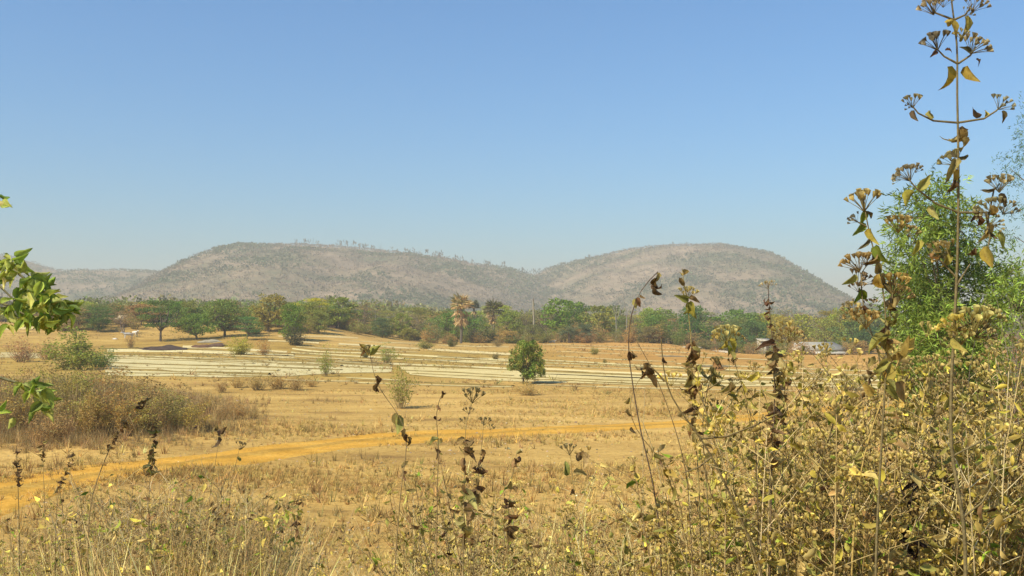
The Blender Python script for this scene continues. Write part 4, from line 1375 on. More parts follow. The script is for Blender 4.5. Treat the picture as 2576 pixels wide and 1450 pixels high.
def head_parts(c, d, r, tint, n=11, floret=.3):
    """a flat topped cluster: rays ending in small flared bracts; c is the foot of the cluster, r its radius"""
    c = np.array(c, float); d = nrm(np.array(d, float))
    s = nrm(np.cross(d, [.3, .9, .1])); q = np.cross(s, d)
    parts = []
    for k in range(n):
        a = k * 2.4 + random.uniform(-.4, .4); rr = math.sqrt((k + .5) / n)
        tip = c + d * r * (1.05 - .35 * rr * rr + random.uniform(-.1, .1)) + (s * math.cos(a) + q * math.sin(a)) * rr * r
        mid = c * .55 + tip * .45 + d * r * .04
        parts.append(tube([tuple(c), tuple(mid), tuple(tip)], [r * .03, r * .018], 3, np.array(tint) * .75))
        ax = nrm(tip - c + d * r * .5); u = nrm(np.cross(ax, [.2, .7, .6])); v = np.cross(ax, u)
        f = r * floret * random.uniform(.8, 1.2); ns = 5
        an = np.arange(ns) * 2 * math.pi / ns
        ring = lambda h, w: tip + ax * f * h + (np.cos(an)[:, None] * u + np.sin(an)[:, None] * v) * f * w
        V = np.concatenate([ring(-.1, .10), ring(.35, .30), ring(1.0, .52 + random.uniform(-.1, .15))])
        i, j = np.meshgrid(np.arange(2), np.arange(ns), indexing='ij')
        F = np.stack([i * ns + j, i * ns + (j + 1) % ns, (i + 1) * ns + (j + 1) % ns, (i + 1) * ns + j], -1).reshape(-1, 4)
        T = np.repeat(np.array([[.7], [.9], [1.25]]), ns, 0) * np.array(tint) * math.exp(random.gauss(0, .15))
        parts.append((V, F, T))
    return parts


HEADS = []
for s_ in range(4):
    random.seed(50 + s_)
    me = make_mesh('seed_head', head_parts((0, 0, 0), (0, 0, 1), 1.0, (1, 1, 1), n=(17, 13, 9, 6)[s_], floret=(.30, .32, .36, .42)[s_]))
    me.materials.append(M_leaf); HEADS.append(me)
random.seed(99)


def px_dir(ang, depth=.3):
    a = R(ang)
    return Vector((math.cos(a), random.uniform(-depth, depth), math.sin(a))).normalized()


def orient(o, loc, d, L, roll=None):
    d = Vector(d).normalized()
    ref = Vector((random.gauss(0, .5), -1 if random.random() < .7 else 1, random.gauss(0, .5)))
    xax = d.cross(ref).normalized(); zax = xax.cross(d).normalized()
    m = Matrix((xax, d, zax)).transposed()
    o.rotation_mode = 'QUATERNION'
    o.rotation_quaternion = m.to_quaternion()
    o.location = loc; o.scale = (L, L, L)


def add_leaf(parent, b, x, y, D, Lpx, ang, col, curled=False, depth=.35, label=None):
    me = random.choice(LEAF_CURL if curled else LEAF_FLAT)
    o = link('leaf', me, parent=parent)
    k = D / FPX
    orient(o, Vector(at(x, y, D)) - b, px_dir(ang, depth), Lpx * k * (1.2 if curled else 1.0) * (.82 if col in (DBROWN, MBROWN) else 1))
    kk = random.uniform(.65, 1.05); c = [v * kk * random.uniform(.9, 1.1) for v in col]
    o.color = (*c, 1)
    return o


def add_head(parent, b, x, y, D, r, col, ang=90, which=None):
    o = link('seed_head', HEADS[which if which is not None else (0 if r > 30 else 1 if r > 20 else 2 if r > 12 else 3)], parent=parent)
    k = D / FPX
    d = px_dir(ang, .25)
    o.rotation_mode = 'QUATERNION'; o.rotation_quaternion = d.to_track_quat('Z', 'Y')
    o.location = Vector(at(x, y, D)) - b - d * r * k * .8
    o.scale = (r * k,) * 3
    kh = random.uniform(.85, 1.15); o.color = (col[0] * kh, col[1] * kh * 1.16, col[2] * kh * 1.1, 1)
    return o


def weed(name, label, D, stem, r0, stemc=STEMC, branches=(), leaves=(), heads=(), dead=(), group=None, cat='weed', tip_r=.35):
    """stem: picture polyline from the tip down; it is carried on to the ground"""
    xb, yb_ = stem[-1]
    w = at(xb, yb_, D)
    gx = w.x + random.uniform(-.05, .05)
    b = Vector((gx, D, float(ground_h(gx, D))))
    t = empty(name, b); tag(t, label, cat, group)
    pts = [Vector(at(x, y, D)) - b for x, y in stem]
    if pts[-1].z > .03:
        n = 3; last = pts[-1].copy()
        for q in range(1, n + 1):
            pts.append(last.lerp(Vector((0, 0, -.03)), q / n))
    # smooth by resampling
    P = np.array([tuple(p) for p in pts]); Ls = np.r_[0, np.cumsum(np.linalg.norm(np.diff(P, axis=0), axis=1))]
    tt = np.linspace(0, Ls[-1], max(14, len(P) * 3)); Q = np.column_stack([np.interp(tt, Ls, P[:, q]) for q in range(3)])
    for _ in range(2): Q[1:-1] = (Q[:-2] + 2 * Q[1:-1] + Q[2:]) / 4
    wood = [tube([tuple(p) for p in Q], [r0 * tip_r, r0 * .8, r0], 6, stemc)]
    for br in branches:
        bp = [Vector(at(x, y, D)) - b for x, y in br]
        wood.append(tube(bp, [r0 * .55, r0 * .3], 5, stemc))
    link('stem', make_mesh('stem', wood), M_stem, t)
    for (x, y, L, ang, col, *cu) in leaves:
        add_leaf(t, b, x, y, D + random.uniform(-.02, .02), L, ang, col, bool(cu and cu[0]))
    for (x, y, r, col, *an) in heads:
        add_head(t, b, x, y, D + random.uniform(-.02, .02), r, col, an[0] if an else 90)
    sx = [p[0] for p in stem]; sy = [p[1] for p in stem]
    for (y0, y1, n, L, cols) in dead:
        for q in range(n):
            y = random.uniform(y0, y1); x = float(np.interp(y, sy, sx)) if sy[-1] > sy[0] else sx[0]
            add_leaf(t, b, x + random.uniform(-3, 3), y, D + random.uniform(-.03, .03), L * random.uniform(.6, 1.3), -90 + random.choice([-1, 1]) * random.uniform(5, 75), random.choice(cols), True, .6)
    return t


DKS = [DBROWN, MBROWN, MBROWN, TAN]
# the tall weed at the right
weed('tall_weed', 'tallest weed, its bare stem rising past the top edge beside the willowy tree', 2.3,
     [(2388, -60), (2391, 0), (2400, 50), (2409, 100), (2410, 160), (2406, 207), (2410, 308), (2411, 420), (2411, 540), (2408, 680), (2402, 800), (2392, 980), (2391, 1110), (2400, 1190), (2421, 1280), (2430, 1380), (2428, 1480)], .0052, (.20, .155, .07),
     branches=[[(2399, 50), (2354, 33), (2336, 8)], [(2401, 50), (2428, 38), (2446, 10)], [(2408, 160), (2375, 142), (2354, 120)], [(2411, 160), (2441, 140), (2455, 118)],
               [(2409, 309), (2348, 304), (2310, 285), (2296, 268)], [(2412, 309), (2475, 299), (2505, 280), (2520, 266)], [(2410, 534), (2354, 512), (2304, 473), (2284, 448)],
               [(2411, 535), (2458, 535), (2488, 534)], [(2480, 535), (2484, 560), (2500, 480), (2515, 462)], [(2484, 545), (2490, 600), (2482, 640)], [(2408, 700), (2370, 660), (2350, 640)], [(2405, 720), (2440, 665)],
               [(2392, 1150), (2450, 1120), (2520, 1085)], [(2424, 1300), (2470, 1265), (2510, 1200)], [(2400, 830), (2440, 815), (2452, 800)]],
     leaves=[(2398, 52, 40, 200, LYEL), (2388, 55, 50, -50, LYEL), (2428, 42, 58, -95, GOLD), (2440, 130, 30, 160, STEMD), (2412, 104, 34, 60, GOLD), (2455, 150, 34, -25, DBROWN), (2378, 128, 34, 10, DBROWN), (2356, 128, 30, -130, DBROWN),
             (2384, 168, 82, -82, LYEL), (2434, 166, 62, -78, (.45, .34, .06)), (2345, 300, 46, 95, OLV), (2478, 296, 30, 70, LYEL), (2470, 290, 40, 155, STEMD), (2520, 280, 34, -65, STEMD), (2300, 278, 38, -95, STEMD),
             (2412, 322, 52, -60, MBROWN, 1), (2414, 328, 56, -110, TAN, 1), (2410, 330, 52, -80, TAN, 1), (2418, 352, 44, -50, TAN, 1), (2412, 395, 46, 175, STEMD), (2414, 395, 38, -20, STEMD), (2404, 400, 60, -105, TAN, 1), (2396, 428, 44, -70, LYEL), (2397, 455, 46, -100, DBROWN, 1), (2392, 465, 38, -80, DBROWN, 1),
             (2314, 478, 50, 60, OLV), (2300, 484, 62, -140, LYEL), (2344, 518, 44, -80, TAN), (2500, 480, 34, 160, STEMD), (2512, 490, 40, -40, STEMD), (2470, 535, 44, -130, DBROWN, 1), (2462, 545, 46, -90, DBROWN, 1), (2505, 590, 46, -50, OLV), (2482, 560, 60, -90, GOLD), (2484, 620, 66, -95, (.5, .35, .06)), (2450, 625, 34, -120, DBROWN, 1), (2446, 630, 36, -80, DBROWN, 1),
             (2488, 575, 46, -80, DBROWN, 1), (2490, 520, 44, -80, TAN, 1), (2395, 1115, 52, -75, LYEL), (2390, 1000, 40, -100, OLV, 1), (2398, 850, 50, -60, GOLD), (2310, 605, 44, -100, LYEL), (2380, 640, 50, -75, GOLD, 1), (2350, 640, 40, -120, MBROWN, 1)],
     heads=[(2341, 14, 32, (.38, .27, .17), 110), (2372, 4, 20, (.36, .26, .16)), (2455, 8, 30, (.36, .25, .15), 70), (2436, 30, 16, (.3, .22, .14), 50), (2352, 100, 36, (.24, .18, .13), 110), (2458, 112, 36, (.34, .25, .15), 55), (2415, 84, 18, (.38, .28, .13)),
            (2294, 252, 26, (.33, .24, .13), 100), (2286, 268, 12, (.2, .15, .1), 165), (2524, 258, 28, (.34, .28, .19), 55), (2390, 398, 30, (.36, .28, .14), 120), (2278, 434, 32, (.30, .22, .14), 120), (2306, 424, 16, (.3, .22, .14), 70), (2255, 450, 14, (.34, .28, .2), 160),
            (2516, 458, 34, (.42, .31, .18), 90), (2488, 518, 34, (.36, .28, .15), 110), (2532, 520, 30, (.38, .28, .16), 60), (2470, 535, 20, (.36, .28, .16), 150), (2510, 560, 22, (.34, .25, .13), 20), (2448, 800, 52, (.52, .40, .15), 90), (2492, 790, 34, (.50, .38, .15), 60), (2392, 812, 32, (.60, .42, .10), 120), (2420, 842, 34, (.44, .32, .13), 90), (2476, 832, 34, (.40, .28, .13), 40), (2372, 632, 32, (.42, .28, .11), 140), (2352, 618, 20, (.4, .27, .11), 110)])
weed('tall_weed', 'second tallest weed with a dome topped seed head left of the willowy tree', 2.5,
     [(2172, 500), (2175, 524), (2187, 602), (2204, 649), (2216, 690), (2228, 760), (2232, 900), (2222, 1040), (2214, 1180), (2206, 1330), (2202, 1480)], .0042, (.20, .155, .07),
     branches=[[(2180, 570), (2160, 560), (2147, 552)], [(2204, 650), (2180, 668), (2166, 690), (2168, 740), (2175, 790), (2200, 860), (2230, 960)], [(2150, 665), (2166, 690)], [(2232, 860), (2240, 780), (2247, 730)], [(2175, 790), (2150, 790), (2132, 775)]],
     leaves=[(2174, 530, 40, -95, LGREEN), (2180, 532, 34, -60, STEMD), (2190, 575, 50, -80, LYEL), (2172, 560, 44, -120, LGREEN), (2190, 610, 40, 180, STEMD), (2200, 620, 60, -60, LGREEN), (2196, 640, 60, -90, MBROWN, 1), (2204, 640, 60, -110, MBROWN, 1), (2206, 660, 50, -60, TAN, 1), (2165, 728, 44, -130, FRESH), (2168, 730, 42, -60, (.22, .30, .03)), (2150, 690, 44, -120, OLV), (2172, 770, 40, -80, DBROWN, 1), (2210, 690, 52, -80, GOLD, 1), (2247, 745, 60, -100, MBROWN, 1), (2250, 750, 56, -70, TAN, 1), (2216, 720, 44, -30, STEMD), (2228, 760, 44, -30, STEMD)],
     heads=[(2172, 500, 42, (.44, .30, .12), 95), (2148, 550, 18, (.22, .17, .12), 140), (2152, 656, 36, (.42, .26, .11), 110), (2182, 650, 26, (.40, .25, .12), 80), (2170, 700, 30, (.34, .22, .13), 60), (2160, 720, 20, (.3, .2, .12)), (2192, 760, 16, (.3, .2, .12)), (2245, 710, 42, (.48, .30, .10), 90), (2268, 735, 30, (.42, .26, .11), 60), (2262, 560, 34, (.46, .30, .11), 90), (2290, 580, 24, (.42, .28, .11), 70), (2134, 768, 18, (.36, .26, .15), 130), (2180, 800, 36, (.42, .26, .10), 90), (2145, 790, 24, (.4, .25, .10), 120)],
     dead=[(800, 1000, 16, 46, [GOLD, TAN, OLV, MBROWN])])
weed('arching_weed', 'arching weed whose drooping tip hangs two dead leaves over the hill', 3.0,
     [(1655, 684), (1640, 696), (1625, 711), (1608, 732), (1599, 750), (1590, 780), (1583, 812), (1578, 860), (1590, 960), (1610, 1080), (1640, 1200), (1660, 1330), (1665, 1480)], .0033, (.13, .09, .06),
     leaves=[(1654, 686, 36, -95, TAN, 1), (1652, 700, 46, -100, DBROWN, 1), (1650, 712, 44, -80, DBROWN, 1), (1646, 722, 42, -60, DBROWN, 1), (1612, 742, 22, -70, MBROWN, 1), (1601, 750, 36, -60, MBROWN), (1600, 752, 30, -100, OLV), (1590, 890, 40, -80, MBROWN, 1), (1582, 885, 46, -70, DBROWN, 1)], tip_r=.45)
weed('leafy_dead_weed', 'upright weed hung with brown curled leaves before the tall dark tree', 3.0,
     [(1716, 676), (1714, 700), (1720, 730), (1733, 763), (1735, 830), (1741, 872), (1742, 992), (1750, 1100), (1760, 1250), (1765, 1480)], .0034, (.36, .28, .10),
     leaves=[(1716, 680, 34, -60, TAN, 1), (1713, 700, 40, -90, MBROWN, 1), (1733, 752, 40, 175, OLV), (1734, 752, 38, -5, MBROWN), (1733, 760, 48, -70, LYEL), (1732, 765, 40, -110, OLV)],
     heads=[(1728, 735, 26, (.44, .32, .14), 90)],
     dead=[(850, 990, 22, 44, DKS), (990, 1100, 8, 40, DKS)])
weed('dark_spike_weed', 'slim dark spike of dead leaves topped by a tiny seed head', 2.9,
     [(1932, 712), (1934, 751), (1936, 808), (1946, 856), (1948, 920), (1950, 992), (1944, 1113), (1940, 1250), (1936, 1480)], .0032, (.16, .11, .07),
     branches=[[(1934, 752), (1924, 765), (1918, 772)]],
     heads=[(1928, 716, 16, (.48, .34, .2), 110), (1944, 713, 10, (.5, .36, .24), 50)],
     dead=[(750, 860, 12, 24, [DBROWN, MBROWN]), (860, 1000, 22, 44, DKS), (1000, 1180, 18, 44, DKS)])
weed('thick_dark_stem', 'thick dark stem slanting down to the right through the weeds', 2.8,
     [(1663, 850), (1665, 880), (1669, 952), (1689, 1009), (1729, 1057), (1764, 1104), (1801, 1166), (1844, 1261), (1895, 1377), (1926, 1470)], .006, (.19, .14, .06), branches=[[(1672, 960), (1655, 940), (1640, 925)], [(1764, 1104), (1830, 1098), (1900, 1070), (1960, 1040)], [(1790, 1150), (1760, 1175), (1720, 1190)]],
     leaves=[(1668, 900, 26, -60, DBROWN, 1), (1812, 1190, 34, -100, TAN, 1), (1870, 1320, 34, -60, TAN, 1)], tip_r=.25)
weed('bent_weed', 'thin weed crossing the field with a large brown hanging leaf', 3.0,
     [(1601, 858), (1622, 895), (1645, 932), (1662, 975), (1677, 1017), (1696, 1070), (1709, 1113), (1730, 1200), (1745, 1480)], .003, (.24, .17, .08),
     leaves=[(1618, 915, 52, -70, MBROWN, 1), (1626, 925, 60, -85, DBROWN, 1), (1634, 930, 60, -95, TAN), (1630, 940, 40, 190, MBROWN)])
weed('cup_topped_weed', 'leafless weed with one dark cup shaped head', 3.0,
     [(1846, 905), (1852, 930), (1872, 985), (1890, 1041), (1900, 1100), (1905, 1200), (1910, 1480)], .0026, (.16, .11, .06), heads=[(1846, 908, 14, DBROWN, 95)], leaves=[(1846, 914, 18, 85, DBROWN, 1), (1865, 970, 24, -120, MBROWN, 1)])
weed('curved_weed', 'weed curving out to the left with pale stem and small dead leaves', 3.1,
     [(1640, 915), (1612, 945), (1592, 975), (1581, 1005), (1580, 1040), (1590, 1069), (1620, 1110), (1665, 1157), (1700, 1220), (1720, 1320), (1725, 1480)], .003, (.28, .20, .08),
     leaves=[(1584, 1000, 34, -100, TAN, 1), (1580, 1030, 34, -80, MBROWN, 1), (1590, 1075, 30, -90, DBROWN, 1), (1650, 1140, 34, -60, OLV, 1)])
weed('pale_stalk', 'straight pale straw stalk inside the curved weed', 3.2, [(1585, 996), (1604, 1035), (1625, 1080), (1643, 1125), (1662, 1200), (1680, 1320), (1690, 1480)], .0034, (.55, .42, .20))
weed('pale_stalk', 'thin upright pale stalk right of the curved weed', 3.3, [(1622, 980), (1619, 1060), (1617, 1160), (1618, 1300), (1620, 1480)], .0024, (.52, .42, .22))
weed('bushy_headed_weed', 'short stem bearing crumpled heads above the dark straw heap', 3.0,
     [(1795, 912), (1788, 945), (1782, 980), (1770, 1015), (1765, 1060), (1768, 1110), (1780, 1250), (1790, 1480)], .003, (.22, .17, .08),
     leaves=[(1800, 900, 40, -100, TAN, 1), (1805, 905, 60, -70, MBROWN, 1), (1797, 925, 50, -110, TAN, 1), (1790, 945, 44, -60, OLV, 1), (1835, 960, 46, -100, TAN, 1), (1832, 965, 50, -70, MBROWN, 1), (1790, 940, 50, -120, TAN, 1)],
     heads=[(1806, 905, 16, (.4, .3, .14)), (1845, 960, 15, (.36, .26, .14))], branches=[[(1782, 980), (1810, 960), (1845, 950)]])
weed('golden_headed_weed', 'weed with one golden cluster before the dark woodland', 3.4,
     [(1828, 842), (1832, 880), (1838, 960), (1842, 1080), (1846, 1250), (1848, 1480)], .0026, (.40, .32, .10),
     leaves=[(1834, 855, 40, -50, LYEL), (1826, 858, 36, -120, LYEL), (1830, 870, 34, -80, LGREEN), (1836, 885, 30, -60, OLV, 1)], heads=[(1828, 838, 36, (.44, .33, .13), 90), (1856, 846, 16, (.46, .3, .1), 60), (1806, 848, 18, (.46, .3, .1), 120)])
weed('spike_weed', 'weed with spread golden brown heads left of the second tallest', 3.2,
     [(1985, 830), (1978, 880), (1975, 960), (1970, 1080), (1968, 1250), (1966, 1480)], .0028, (.32, .24, .09), heads=[(1985, 838, 30, (.42, .26, .11), 90), (1962, 850, 20, (.4, .26, .11), 120), (2006, 845, 20, (.42, .28, .12), 60)],
     leaves=[(1965, 900, 46, -80, TAN), (1985, 910, 52, -90, LYEL)], dead=[(870, 1050, 12, 40, [TAN, MBROWN, OLV])])
weed('slanting_stick', 'pale bare stick slanting up to the right under the hooked weeds', 2.9, [(2080, 925), (2030, 965), (1985, 1010), (1955, 1060), (1940, 1110), (1935, 1250), (1930, 1480)], .0038, (.50, .38, .18))
weed('slanting_stick', 'yellow stick leaning right below the broad golden leaf', 2.7, [(2288, 850), (2262, 905), (2235, 965), (2205, 1040), (2180, 1120), (2165, 1180), (2150, 1300), (2140, 1480)], .0042, (.46, .32, .10),
     leaves=[(2268, 872, 60, 25, LYEL), (2225, 960, 70, 60, (.48, .38, .08)), (2240, 900, 80, 40, (.50, .38, .08)), (2200, 990, 50, 150, GOLD), (2262, 960, 60, -80, TAN), (2235, 930, 54, -100, TAN)])
weed('dark_forked_weed', 'dark forked stem at bottom right clothed in near black leaves', 3.0, [(2300, 1180), (2294, 1230), (2290, 1290), (2285, 1350), (2282, 1480)], .006, (.05, .035, .025), dead=[(1200, 1400, 20, 50, [DBROWN, (.05, .03, .02), MBROWN])], branches=[[(2290, 1290), (2270, 1240), (2262, 1210)], [(2294, 1240), (2330, 1200), (2345, 1165)]])
weed('arching_weed', 'arching weed bending right across the track, dead leaf at its middle', 3.6,
     [(930, 880), (934, 922), (942, 950), (951, 977), (975, 1007), (999, 1035), (1017, 1068), (1026, 1104), (1022, 1140), (1010, 1220), (1000, 1330), (990, 1480)], .003, (.28, .20, .09),
     leaves=[(945, 948, 40, -65, DBROWN, 1), (952, 965, 36, -110, MBROWN, 1), (948, 975, 38, -120, DBROWN, 1), (1000, 1040, 46, -95, TAN), (998, 1045, 56, -85, OLV), (1020, 1080, 40, -100, MBROWN, 1), (1026, 1095, 40, -120, DBROWN, 1), (1026, 1100, 36, -70, MBROWN, 1), (930, 890, 44, 150, TAN), (930, 892, 40, 40, OLV), (928, 885, 40, 200, MBROWN)], heads=[(925, 878, 18, (.33, .24, .12), 100)])
weed('hooked_weed', 'small weed with a hooked tip standing right of the arching one', 3.6,
     [(1116, 984), (1108, 992), (1097, 1012), (1095, 1030), (1097, 1068), (1100, 1090), (1106, 1110), (1100, 1200), (1098, 1480)], .0026, (.26, .18, .08),
     leaves=[(1112, 984, 20, -40, DBROWN, 1), (1112, 990, 22, -80, MBROWN, 1), (1100, 1020, 26, -70, MBROWN, 1), (1098, 1048, 26, -110, DBROWN, 1), (1104, 1104, 40, 205, TAN)], tip_r=.6)
weed('umbel_weed', 'weed with an open spoked head standing over the track at centre', 3.6,
     [(1188, 1010), (1180, 1030), (1173, 1052), (1168, 1086), (1170, 1140), (1168, 1220), (1166, 1330), (1164, 1480)], .0028, (.30, .22, .10),
     heads=[(1188, 992, 30, (.30, .21, .10), 90), (1178, 1032, 14, (.3, .2, .1), 100), (1168, 1058, 12, (.3, .2, .1), 100)], dead=[(1090, 1210, 14, 40, DKS), (1210, 1360, 12, 46, [MBROWN, TAN, OLV])])
weed('umbel_weed', 'shorter umbel weed just right of the open spoked one', 3.7,
     [(1217, 1058), (1215, 1090), (1212, 1126), (1204, 1180), (1196, 1260), (1190, 1480)], .0026, (.28, .2, .09), heads=[(1217, 1058, 16, (.3, .21, .1), 90), (1236, 1075, 10, (.3, .21, .1), 60)], dead=[(1120, 1250, 14, 40, DKS)])
weed('umbel_weed', 'weed with a spoked head and one large hanging leaf near the track', 4.0,
     [(1433, 1125), (1438, 1160), (1436, 1200), (1450, 1260), (1462, 1330), (1466, 1480)], .003, (.34, .25, .10), heads=[(1433, 1128, 22, (.28, .19, .09), 90)],
     leaves=[(1452, 1160, 44, 60, MBROWN), (1460, 1140, 44, -60, TAN, 1), (1468, 1150, 40, -40, MBROWN, 1), (1444, 1190, 40, 10, TAN, 1), (1430, 1195, 40, 120, OLV, 1), (1440, 1230, 36, -70, DBROWN, 1)], branches=[[(1438, 1200), (1462, 1190), (1464, 1150)]])
weed('dead_leaf_weed', 'weed ending in one dark crumpled leaf left of the umbel weed', 4.0,
     [(1300, 1140), (1290, 1180), (1282, 1230), (1278, 1330), (1276, 1480)], .003, (.28, .2, .08), leaves=[(1300, 1142, 34, 60, TAN), (1302, 1150, 40, -50, DBROWN, 1), (1298, 1155, 44, -80, MBROWN, 1), (1284, 1210, 40, -120, TAN, 1), (1290, 1225, 40, -20, MBROWN, 1)], dead=[(1230, 1380, 10, 44, DKS)])
# weeds over the track on the left
weed('spike_weed', 'dark seedy spike standing nearest the left edge', 6.0, [(41, 1122), (42, 1150), (45, 1215), (48, 1300), (50, 1480)], .004, STEMD, dead=[(1128, 1220, 30, 17, [DBROWN, MBROWN])])
weed('spike_weed', 'small weed with a bird shaped top second from the left edge', 6.0, [(109, 1112), (106, 1140), (108, 1170), (112, 1250), (115, 1480)], .0032, STEMC, dead=[(1112, 1180, 10, 20, DKS)], leaves=[(108, 1118, 18, 170, MBROWN), (109, 1115, 16, 30, TAN)])
weed('spike_weed', 'weed leaning right above the left end of the track', 6.0, [(186, 1136), (178, 1160), (165, 1190), (148, 1220), (140, 1300), (138, 1480)], .0034, STEMC, dead=[(1138, 1225, 18, 20, DKS)])
weed('long_leaning_weed', 'long weed leaning far right across the brown thicket', 5.5, [(384, 988), (360, 1010), (325, 1045), (300, 1080), (278, 1125), (258, 1170), (240, 1220), (229, 1252), (222, 1330), (220, 1480)], .0046, STEMC,
     dead=[(1000, 1130, 34, 22, DKS)], branches=[[(325, 1045), (340, 1080), (345, 1100)], [(300, 1080), (285, 1095), (268, 1108)], [(290, 1100), (310, 1120)]])
weed('spike_weed', 'bushy dry weed right of the long leaning one', 5.8, [(392, 1050), (390, 1090), (384, 1140), (378, 1180), (374, 1260), (372, 1480)], .004, STEMC, dead=[(1050, 1190, 36, 22, [MBROWN, OLV, TAN, DBROWN])])
weed('fork_topped_weed', 'weed with forked dark leaves at its tip over the tan ground', 5.6, [(553, 1098), (548, 1130), (540, 1170), (530, 1230), (520, 1330), (515, 1480)], .003, STEMC, leaves=[(553, 1098, 34, 70, MBROWN, 1), (550, 1100, 36, -100, DBROWN, 1), (545, 1085, 36, 135, MBROWN, 1), (556, 1092, 30, 50, DBROWN, 1), (490, 1070, 20, -60, DBROWN, 1)], branches=[[(553, 1098), (540, 1078), (532, 1070)], [(553, 1098), (568, 1080)]])
weed('fork_topped_weed', 'thin weed with a small flat top standing before the track', 5.8, [(604, 1118), (600, 1150), (590, 1180), (580, 1210), (576, 1300), (574, 1480)], .003, STEMC, heads=[(606, 1118, 13, (.26, .17, .08), 80)], leaves=[(598, 1150, 20, -60, TAN, 1), (600, 1130, 18, 20, TAN)])
weed('spike_weed', 'dark spindle topped weed in the gap left of centre', 5.8, [(752, 1248), (750, 1290), (746, 1330), (742, 1400), (740, 1480)], .004, STEMC, dead=[(1250, 1340, 16, 22, DKS)])
weed('pale_stalk', 'thick pale straw stalk leaning left at bottom centre', 4.6, [(1038, 1282), (1052, 1330), (1075, 1390), (1098, 1450), (1105, 1490)], .006, (.62, .50, .24))
weed('pale_stalk', 'thin vertical pale stalk left of bottom centre', 5.6, [(781, 1350), (779, 1400), (784, 1480)], .0035, (.55, .46, .24))
weed('pale_stalk', 'pale stalk at bottom left leaning left', 5.6, [(122, 1278), (135, 1320), (150, 1370), (158, 1480)], .0042, (.5, .4, .22))
weed('pale_stalk', 'yellowish pale stalk at the bottom edge near the left corner', 5.0, [(226, 1352), (232, 1400), (238, 1480)], .005, (.52, .48, .2))
weed('pale_stalk', 'pale stalk leaning right among the left weeds', 5.6, [(562, 1250), (540, 1300), (512, 1350), (500, 1400), (490, 1480)], .004, (.5, .42, .22))

# leafy branch reaching in at the left edge
b = Vector((-5.6, 5.2, float(ground_h(-5.6, 5.2)))); t = empty('broadleaf_sapling', b)
tag(t, 'sapling at the left edge whose green leafy branches reach into view', 'sapling')
D = 5.2
tw = [Vector((0, 0, -.1)), Vector((.1, 0, 1.2)), Vector((.0, 0, 2.4)), Vector((.2, .1, 3.6)), Vector((.5, 0, 4.2))]
wood = [tube(tw, [.05, .015], 7, (.22, .17, .11))]
brs = [[(-420, 800), (-200, 700), (-60, 660), (20, 668), (80, 715), (130, 760), (160, 775)], [(-200, 700), (-80, 740), (0, 760), (60, 790), (110, 815)], [(-420, 900), (-150, 930), (0, 950), (60, 968), (95, 980), (98, 1010)], [(-300, 640), (-120, 560), (-30, 510), (0, 500)], [(-100, 680), (0, 720), (40, 760)], [(-150, 930), (-60, 990), (0, 1030), (26, 1040)]]
for br in brs: wood.append(tube([Vector(at(x, y, D)) - b for x, y in br], [.012, .003], 5, (.22, .20, .10)))
link('stem', make_mesh('stem', wood), M_bark, t)
GL = [(.50, .60, .10), (.38, .50, .07), (.62, .68, .14), (.20, .30, .05), (.70, .72, .22)]
clus = [(10, 660, 9, 36), (40, 668, 9, 42), (75, 700, 10, 46), (100, 712, 9, 44), (120, 745, 12, 44), (150, 765, 14, 42), (95, 760, 10, 44), (60, 740, 9, 44), (70, 790, 10, 42), (110, 800, 13, 42), (140, 800, 10, 40), (160, 785, 8, 36), (20, 780, 6, 40), (0, 700, 6, 40), (85, 975, 7, 40), (98, 990, 7, 48), (60, 972, 4, 34), (96, 1020, 5, 44), (24, 1042, 1, 46), (0, 1035, 2, 34), (0, 500, 3, 36), (15, 820, 2, 36), (40, 770, 5, 40)]
for cx, cy, n, L in clus:
    for q in range(int(n * 1.5)):
        add_leaf(t, b, cx + random.gauss(0, 9), cy + random.gauss(0, 9), D + random.uniform(-.18, .18), L * random.uniform(.75, 1.2), random.choice([random.uniform(-120, -30), random.uniform(-60, 40), random.uniform(-150, -100)]), random.choice(GL), False, .5)


